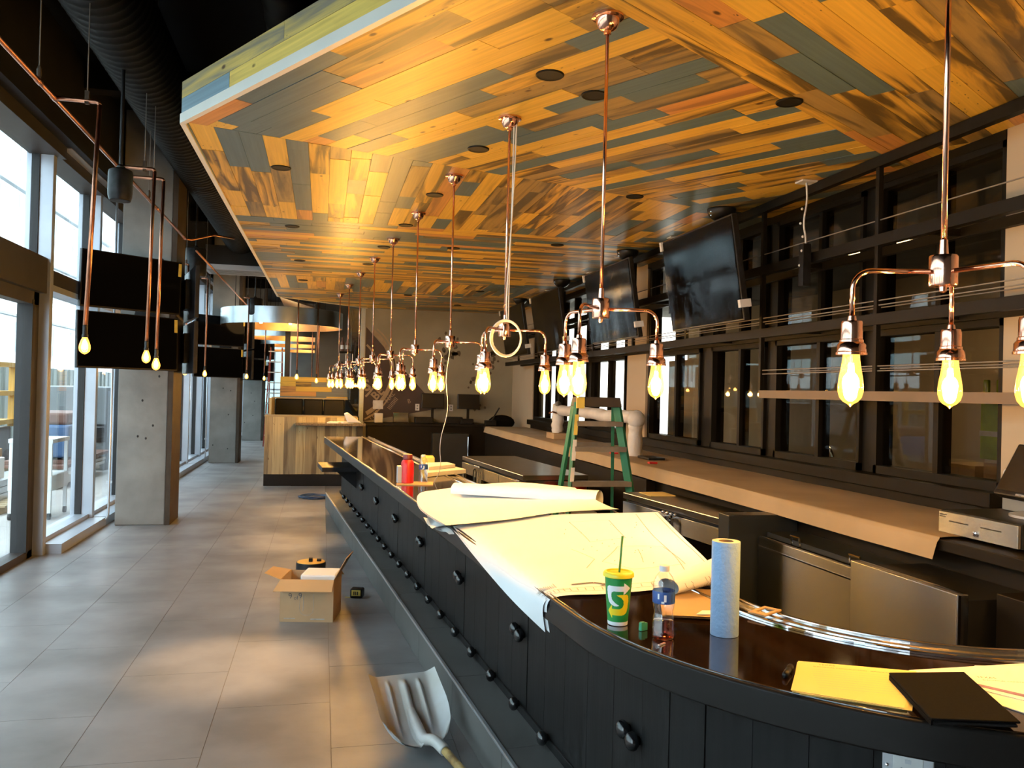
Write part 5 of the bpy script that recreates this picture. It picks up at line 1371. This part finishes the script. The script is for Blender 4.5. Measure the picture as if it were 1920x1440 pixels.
# ================================================================== things on the floor
bxo = thing('cardboard_box', 'open cardboard box with handwriting on the tiled floor', 'box', (-.04, 6.27, 0), radians(-11))
w2, d2, hb = .19, .165, .30
MB().box(-w2,w2,-d2,-d2+.004,0,hb).box(-w2,w2,d2-.004,d2,0,hb).box(-w2,-w2+.004,-d2+.004,d2-.004,0,hb).box(w2-.004,w2,-d2+.004,d2-.004,0,hb).box(-w2+.004,w2-.004,-d2+.004,d2-.004,0,.005).build('body', MT['cardboard'], bxo)
MB().hexa([(-w2,-d2,hb),(w2,-d2,hb),(w2+.0,-d2-.085,hb-.065),(-w2-.03,-d2-.085,hb-.065),(-w2,-d2+.004,hb+.003),(w2,-d2+.004,hb+.003),(w2,-d2-.085,hb-.061),(-w2-.03,-d2-.085,hb-.061)]).build('flap', MT['cardboard_inner'], bxo)
MB().hexa([(-w2,-d2,hb),(-w2,d2,hb),(-w2-.13,d2-.02,hb+.025),(-w2-.13,-d2+.06,hb+.03),(-w2,-d2,hb+.004),(-w2,d2,hb+.004),(-w2-.13,d2-.02,hb+.029),(-w2-.13,-d2+.06,hb+.034)]).build('flap', MT['cardboard_inner'], bxo)
MB().hexa([(w2,-d2,hb),(w2,d2,hb),(w2+.085,d2,hb+.15),(w2+.07,-d2+.10,hb+.14),(w2-.004,-d2,hb),(w2-.004,d2,hb),(w2+.081,d2,hb+.152),(w2+.066,-d2+.10,hb+.142)]).build('flap', MT['cardboard'], bxo)
MB().hexa([(-w2,d2,hb),(w2,d2,hb),(w2,d2+.10,hb-.05),(-w2,d2+.10,hb-.05),(-w2,d2-.004,hb+.002),(w2,d2-.004,hb+.002),(w2,d2+.10,hb-.046),(-w2,d2+.10,hb-.046)]).build('flap', MT['cardboard_inner'], bxo)
for (tx, x, z, sz, rot) in (('9', -.125, .165, .055, .25), ('of', -.092, .158, .04, .1), ('9', -.055, .168, .058, .2)):
    text_mesh('handwriting', tx, sz, MT['ink'], bxo, Matrix.Translation((x, -d2-.0012, z)) @ Matrix.Rotation(rot*-1, 4, 'Y') @ RX)
mb = MB()
U_ = [(-.045,.20),(-.05,.10),(-.042,.065),(-.015,.05),(.02,.05),(.045,.07),(.05,.11),(.048,.20)]
mb.tube([(x,-d2-.0008,z) for x, z in U_], .0011, 4); mb.tube([(-.022,-d2-.0008,.19),(-.024,-d2-.0008,.08)], .002, 4)
o = mb.build('printed_outline', MT['ink_faint'], bxo)
MB().box(-.16,-.08,-d2-.001,-d2,.022,.028).box(.03,.13,-d2-.001,-d2,.018,.026).build('printed_line', MT['ink_faint'], bxo)
wc = thing('white_carton', 'white carton inside the open cardboard box', 'carton', (-.01, 6.30, .19), radians(-11))
MB().box(-.09,.165,-.12,.13,0,.13).build('body', MT['white_paper'], wc, bevel=.012); MB().lathe([(.03,0),(.03,.001)], 20).xf(Matrix.Translation((.04,-.121,.06)) @ Matrix.Rotation(pi/2,4,'X')).build('print', MT['alu_paint'], wc)
bt = thing('black_tub', 'round black tub with orange lid behind the cardboard box', 'tub', (-.06, 7.6, 0))
MB().lathe([(.115,0),(.128,.01),(.130,.11),(.127,.125)], 28).build('wall', MT['black_plastic'], bt, smooth='auto')
MB().lathe([(.122,.1255),(.118,.129),(.001,.129)], 28, cap0=False).build('lid', MT['ext_yellow'], bt)
MB().box(-.02,.015,-.03,.03,.129,.16).box(.05,.09,-.02,.03,.129,.15).build('latch', MT['black_plastic'], bt, bevel=.005)
tp = thing('tape_measure', 'yellow and black tape measure on the floor beside the box', 'tape measure', (.315, 6.78, 0), radians(-15))
MB().box(-.05,.05,-.045,.045,.0,.075).build('case', MT['black_plastic'], tp, bevel=.012)
MB().box(-.036,.036,-.047,-.043,.020,.066).build('face', MT['label_yellow'], tp, bevel=.002)
for x in (-.02,-.005,.010): MB().box(x,x+.008,-.049,-.046,.028,.056).build('print', MT['rubber_gasket'], tp)
MB().box(-.09,-.05,-.03,-.02,.002,.006).build('blade', MT['label_yellow'], tp)
bcb = thing('cable_coil', 'coil of blue cable lying on the floor by the bar step', 'cable', (-.08, 12.9, 0))
for q in range(5):
    MB().tube([((.17+.012*q)*cos(t)*1.1, (.17+.01*q)*sin(t), .012+.012*(q%3)+.006*sin(3*t+q)) for t in [2*pi*i/28 for i in range(28)]], .006, 5, closed=True).build('loop', MT['ext_blue'], bcb, smooth=True)
# grey plastic scoop shovel: open front edge away from the camera, handle towards it
sh = thing('scoop_shovel', 'grey plastic scoop shovel with a wooden handle lying on the floor by the step', 'shovel', (.485, 3.87, .012), radians(10))
TI = Matrix.Rotation(radians(33), 4, 'X')
def shv(u, v):
    # u from the rear wall (0) to the raised open lip (1), v across; rounded rear corners
    a = 2*v-1; y0 = .0
    hw = .172
    x = hw*a; y = .42*u
    e = abs(a)
    rear = max(0, 1-u/.30); side = max(0, (e-.70)/.30)
    # pull the rear corners in to a round back
    k = max(0, 1-u/.42); x *= 1-.30*k*k*(.4+.6*e)
    y -= .05*k*(1-e*e)
    z = .075*side**1.5*(1-.55*max(0, (u-.5)/.5))+.085*rear**1.8
    z = min(z, .088)
    for c, wd, hh in ((.27,.030,.020),(.5,.055,.030),(.73,.030,.020)):
        g = max(0, 1-((v-c)/wd)**2)
        z += hh*g**.6*min(1, max(0, (.93-u)/.12))*(1 if c == .5 else min(1, max(0, (u-.16)/.12)))
    return tuple(TI @ Vector((x, y, z)))
MB().grid(shv, 44, 64, thick=.005).build('scoop', MT['shovel_grey'], sh, smooth=True)
npts = smoothpath([tuple(TI @ Vector((0,.20,.016))), tuple(TI @ Vector((0,.08,.045))), tuple(TI @ Vector((.0,-.02,.085))), (.03,-.12,.085), (.055,-.21,.065)], 2)
MB().tube(npts, [.016+.010*min(1, i/6) for i in range(len(npts))], 12).build('neck', MT['shovel_grey'], sh, smooth=True)
MB().tube([(.052,-.20,.067),(.11,-.78,.024)], .0185, 12).build('shaft', MT['wood_handle'], sh, smooth=True)
# ================================================================== booth and host stand at the far end
YH = 14.46
hs = thing('host_counter', 'pale pine plank counter with a black kick base past the end of the bar', 'counter', (0, 0, 0))
MB().box(-.92,.60,YH+.02,YH+.5,.20,1.15).build('core', MT['black_paint'], hs)
r2 = random.Random(21)
x = -.93
def uvz(o, sd):
    me = o.data; ul = me.uv_layers.new(name='UVMap'); ou = sd*7.3
    for lp in me.loops:
        v = me.vertices[lp.vertex_index].co; ul.data[lp.index].uv = (v.z+ou, v.x+v.y+ou)
def uvx(o, sd):
    me = o.data; ul = me.uv_layers.new(name='UVMap'); ou = sd*7.3
    for lp in me.loops:
        v = me.vertices[lp.vertex_index].co; ul.data[lp.index].uv = (v.x+v.y+ou, v.z+ou)
k = 0
while x < .58:
    wd = r2.choice((.10,.13,.16,.19)); k += 1
    o = MB().box(x+.001,x+wd-.001,YH,YH+.02,.195,1.165).build('board', [HOST[0],HOST[1],HOST[0],HOST[2]][k % 4], hs); uvz(o, k); x += wd
MB().box(-.93,-.48,YH+.006,YH+.5,0,.195).box(-.48,.6,YH-.03,YH+.5,0,.19).build('kick_base', MT['black_paint'], hs)
MB().box(-.94,.60,YH-.005,YH+.5,1.165,1.185).build('cap', HOST[1], hs); uvx(hs.children[-1], 3)
gt = tag(MB().box(-.42,.72,13.95,14.45,1.045,1.085).build('stone_ledge', MT['granite'], None, bevel=.005), 'thin dark stone ledge projecting before the pine counter', 'ledge')
lp_ = thing('ledge_post', 'dark post carrying the stone ledge', 'post', (.62, 14.2, 0)); MB().box(-.04,.06,-.1,.1,0,1.044).build('shaft', MT['black_metal'], lp_)
for kk, (x, y, a) in enumerate(((.40,14.2,.3),(.20,14.15,-.2))):
    tag(MB().box(-.09,.09,-.13,.13,0,.02).build('paper_stack', MT['white_paper'], None, loc=(x,y,1.086), rz=a), ['white papers at the right end of the stone ledge','white papers in the middle of the stone ledge'][kk], 'papers', 'papers on the ledge')
wp_ = tag(MB().hexa([(.42,14.05,1.10),(.66,14.0,1.09),(.66,14.2,1.09),(.42,14.25,1.10),(.36,14.05,1.25),(.42,14.0,1.27),(.42,14.2,1.27),(.36,14.25,1.25)]).build('white_hood', MT['white_plastic'], None, bevel=.02), 'white plastic hood standing on the stone ledge', 'hood')
bn = thing('booth_bench', 'black leather booth back behind the pine counter', 'booth', (0, 0, 0))
MB().box(-.85,.42,15.6,16.12,0,.44).build('seat_base', MT['black_paint'], bn)
for kk, (xa, xb) in enumerate(((-.85,-.35),(-.34,.02),(.03,.42))):
    MB().box(xa,xb,16.0,16.12,.45,1.45).build('back_cushion', MT['leather_bench'], bn, bevel=.02)
MB().box(-.90,-.86,15.0,16.2,0,1.47).build('end_panel', HOST[0], bn); uvz(bn.children[-1], 2)
MB().box(-.92,.46,15.98,16.2,1.45,1.475).build('cap_rail', HOST[1], bn); uvx(bn.children[-1], 4)
MB().hexa([(.42,15.9,.45),(.60,15.2,.45),(.66,15.2,.45),(.48,15.9,.45),(.42,15.9,1.45),(.60,15.2,1.15),(.66,15.2,1.15),(.48,15.9,1.45)]).build('side_cushion', MT['leather_bench'], bn)
pw = thing('plank_wall', 'low partition of horizontal pine and blue-grey planks behind the booth', 'partition', (0, 0, 0))
MB().box(-.82,.50,17.02,17.1,.0,1.87).build('core', MT['black_paint'], pw)
z = 1.2; k = 0
while z < 1.86:
    x = -.82
    while x < .50:
        ln = min(r2.choice((.3,.5,.7,.9)), .50-x); k += 1
        if .50-x-ln < .1: ln = .50-x
        o = MB().box(x+.001,x+ln-.001,17.0,17.02,z+.001,z+.095).build('plank', (SLATE if k % 3 == 1 else PINE[r2.choice((0,1,3))]), pw); uvx(o, k); x += ln
    z += .096
tag(MB().box(.46,.76,16.2,16.32,0,3.3).build('glass_screen', MT['window_glass'], None), 'upright clear glass panel beside the booth at the wall corner', 'glass panel')
bs = thing('bottle_shelf', 'tall dark bottle shelf beyond the wall corner', 'shelf', (.58, 17.4, 0))
MB().box(-.02,.2,0,.4,0,3.3).build('back', MT['black_paint'], bs)
for z in (.9,1.4,1.9,2.4): MB().box(-.25,.0,0,.4,z,z+.03).build('board', MT['dark_wood'], bs)
for kk in range(8):
    z = (.93,1.43,1.93,2.43)[kk % 4]; xx = -.2+.1*(kk//4)
    t = thing('bottle', 'bottle on the dark shelf beyond the wall corner, %s board, %s' % (['lowest','second','third','top'][kk % 4], 'left one' if kk < 4 else 'right one'), 'bottle', (.58+xx, 17.5, z), group='bottles on the dark shelf')
    MB().lathe([(.036,0),(.038,.01),(.038,.17),(.014,.22),(.013,.29),(.001,.29)], 12).build('body', MT[['amber_glass','ext_brown','black_plastic','red_plastic'][(kk*3) % 4] if kk != 0 else 'ext_brown'], t, smooth='auto')
    MB().lathe([(.0385,.05),(.0385,.13)], 12, cap0=False, cap1=False).build('label', MT['white_paper'], t)

# ================================================================== the street outside
gd_ = tag(MB().box(-60,-2.95,-20,90,-.25,-.05).build('ground_outside', MT['ext_ground']), kind='structure')
eb1 = thing('opposite_building', 'white office building with pale glass bands across the street', 'building', (-19, 0, 0))
MB().box(-6,0,-15,80,-.05,26).build('wall', MT['ext_white'], eb1)
for f in range(6):
    z = 3.4+4.0*f
    for q in range(12):
        y = -12+7.4*q
        w_ = MB().box(-.02,.10,y,y+6.2,z,z+1.9).build('window', MT['ext_glass'], eb1)
        MB().box(.09,.14,y+3.0,y+3.12,z,z+1.9).box(.09,.14,y,y+6.2,z+1.86,z+1.96).build('window_bar', MT['alu_paint'], w_)
    MB().box(-.02,.35,-15,80,z+2.2,z+2.34).build('floor_band', MT['ext_grey'], eb1)
ew = thing('site_hoarding', 'grey green corrugated site fence outside the windows', 'fence', (-7.2, 8, -.05))
for q in range(26):
    MB().box(0,.06,q*1.0,q*1.0+.98,0,2.05).box(.06,.10,q*1.0+.1,q*1.0+.3,0,2.05).box(.06,.10,q*1.0+.6,q*1.0+.8,0,2.05).build('panel', MT['fence_grey'] if 'fence_grey' in MT else mat('fence_grey', (.20,.235,.225), .6, noise=1.5, col2=(.24,.265,.235)), ew)
sb = thing('grey_container', 'grey steel site container standing outside beyond the glass', 'container', (-5.6, 17.5, -.05))
MB().box(0,1.5,0,3.2,0,1.62).build('body', MT['ext_grey'], sb, bevel=.02)
for q in range(8): MB().box(1.5,1.53,.1+.4*q,.3+.4*q,.15,1.55).build('rib', MT['ext_grey'], sb)
MB().box(0,1.5,-.02,0,.55,.9).build('door', MT['black_paint'], sb)
tk = thing('yellow_lift', 'yellow lift cage standing outside the door glass', 'lift', (-6.4, 14.9, -.05))
for (x, y) in ((0,0),(1.0,0),(0,1.5),(1.0,1.5)): MB().box(x-.05,x+.05,y-.05,y+.05,.9,2.0).build('post', MT['ext_yellow'], tk)
for z in (.95,1.45,1.95): MB().box(-.05,1.05,-.05,.05,z,z+.08).box(-.05,1.05,1.45,1.55,z,z+.08).box(-.05,.05,0,1.5,z,z+.08).box(.95,1.05,0,1.5,z,z+.08).build('rail', MT['ext_yellow'], tk)
MB().box(0,1,0,1.5,.3,.9).build('chassis', MT['ext_grey'], tk, bevel=.03)
for (x, y) in ((0,.2),(1.0,.2),(0,1.3),(1.0,1.3)): MB().tube([(x-.08,y,.25),(x+.08,y,.25)], .25, 16).build('wheel', MT['rubber_gasket'], tk)
pl = thing('scrap_pallet', 'pallet of scrap cartons and metal studs outside the door', 'pallet', (-5.0, 11.6, -.05))
for q in range(6): MB().box(0,1.1,.1+.18*q,.22+.18*q,.10,.12).build('slat', MT['ext_wood'], pl)
for q in range(3): MB().box(.05+.45*q,.13+.45*q,.05,1.15,0,.10).build('bearer', MT['ext_wood'], pl)
for q in range(6): 
    z = .12+.09*(q//2); x = .1+.4*(q % 2)
    MB().box(x,x+.36,.1,2.0,z,z+.08).build('stud', MT['aluminium'], pl)
for q, (x, y, s) in enumerate(((.1,.1,.4),(.55,.3,.35),(.25,.7,.45))): MB().box(x,x+s,y,y+s,.42,.42+s*.8).build('carton', MT[['cardboard','white_paper','cardboard'][q]], pl, bevel=.01)
wcx = thing('white_cart', 'white metal cart standing outside close to the glass', 'cart', (-3.75, 11.3, -.05))
MB().box(0,.5,0,.7,.35,.55).build('bin', MT['ext_white'], wcx, bevel=.02); MB().box(0,.5,0,.7,.95,1.0).build('top', MT['ext_white'], wcx)
for (x, y) in ((.03,.03),(.47,.03),(.03,.67),(.47,.67)): MB().box(x-.02,x+.02,y-.02,y+.02,.08,1.0).build('leg', MT['ext_white'], wcx)
for (x, y) in ((.03,.03),(.47,.03),(.03,.67),(.47,.67)): MB().tube([(x-.015,y,.04),(x+.015,y,.04)], .045, 10).build('wheel', MT['rubber_gasket'], wcx)
lu = thing('lumber_pile', 'pile of boards and blue sheeting outside by the first column', 'pile', (-4.9, 14.6, -.05))
r2 = random.Random(31)
for q in range(14):
    z = .05+.055*(q//2); x = .5*(q % 2)+r2.uniform(-.08,.08)
    MB().box(x,x+.4,r2.uniform(-.3,.2),2.2+r2.uniform(-.3,.4),z,z+.05).build('board', MT[r2.choice(('ext_wood','ext_white','ext_brown','ext_blue'))], lu)
MB().box(.05,.85,.3,1.8,.46,1.0).build('wrapped_bundle', MT['ext_blue'], lu, bevel=.04)
MB().box(.1,.8,.4,1.7,1.0,1.2).build('wrapped_bundle', MT['ext_brown'], lu, bevel=.04)
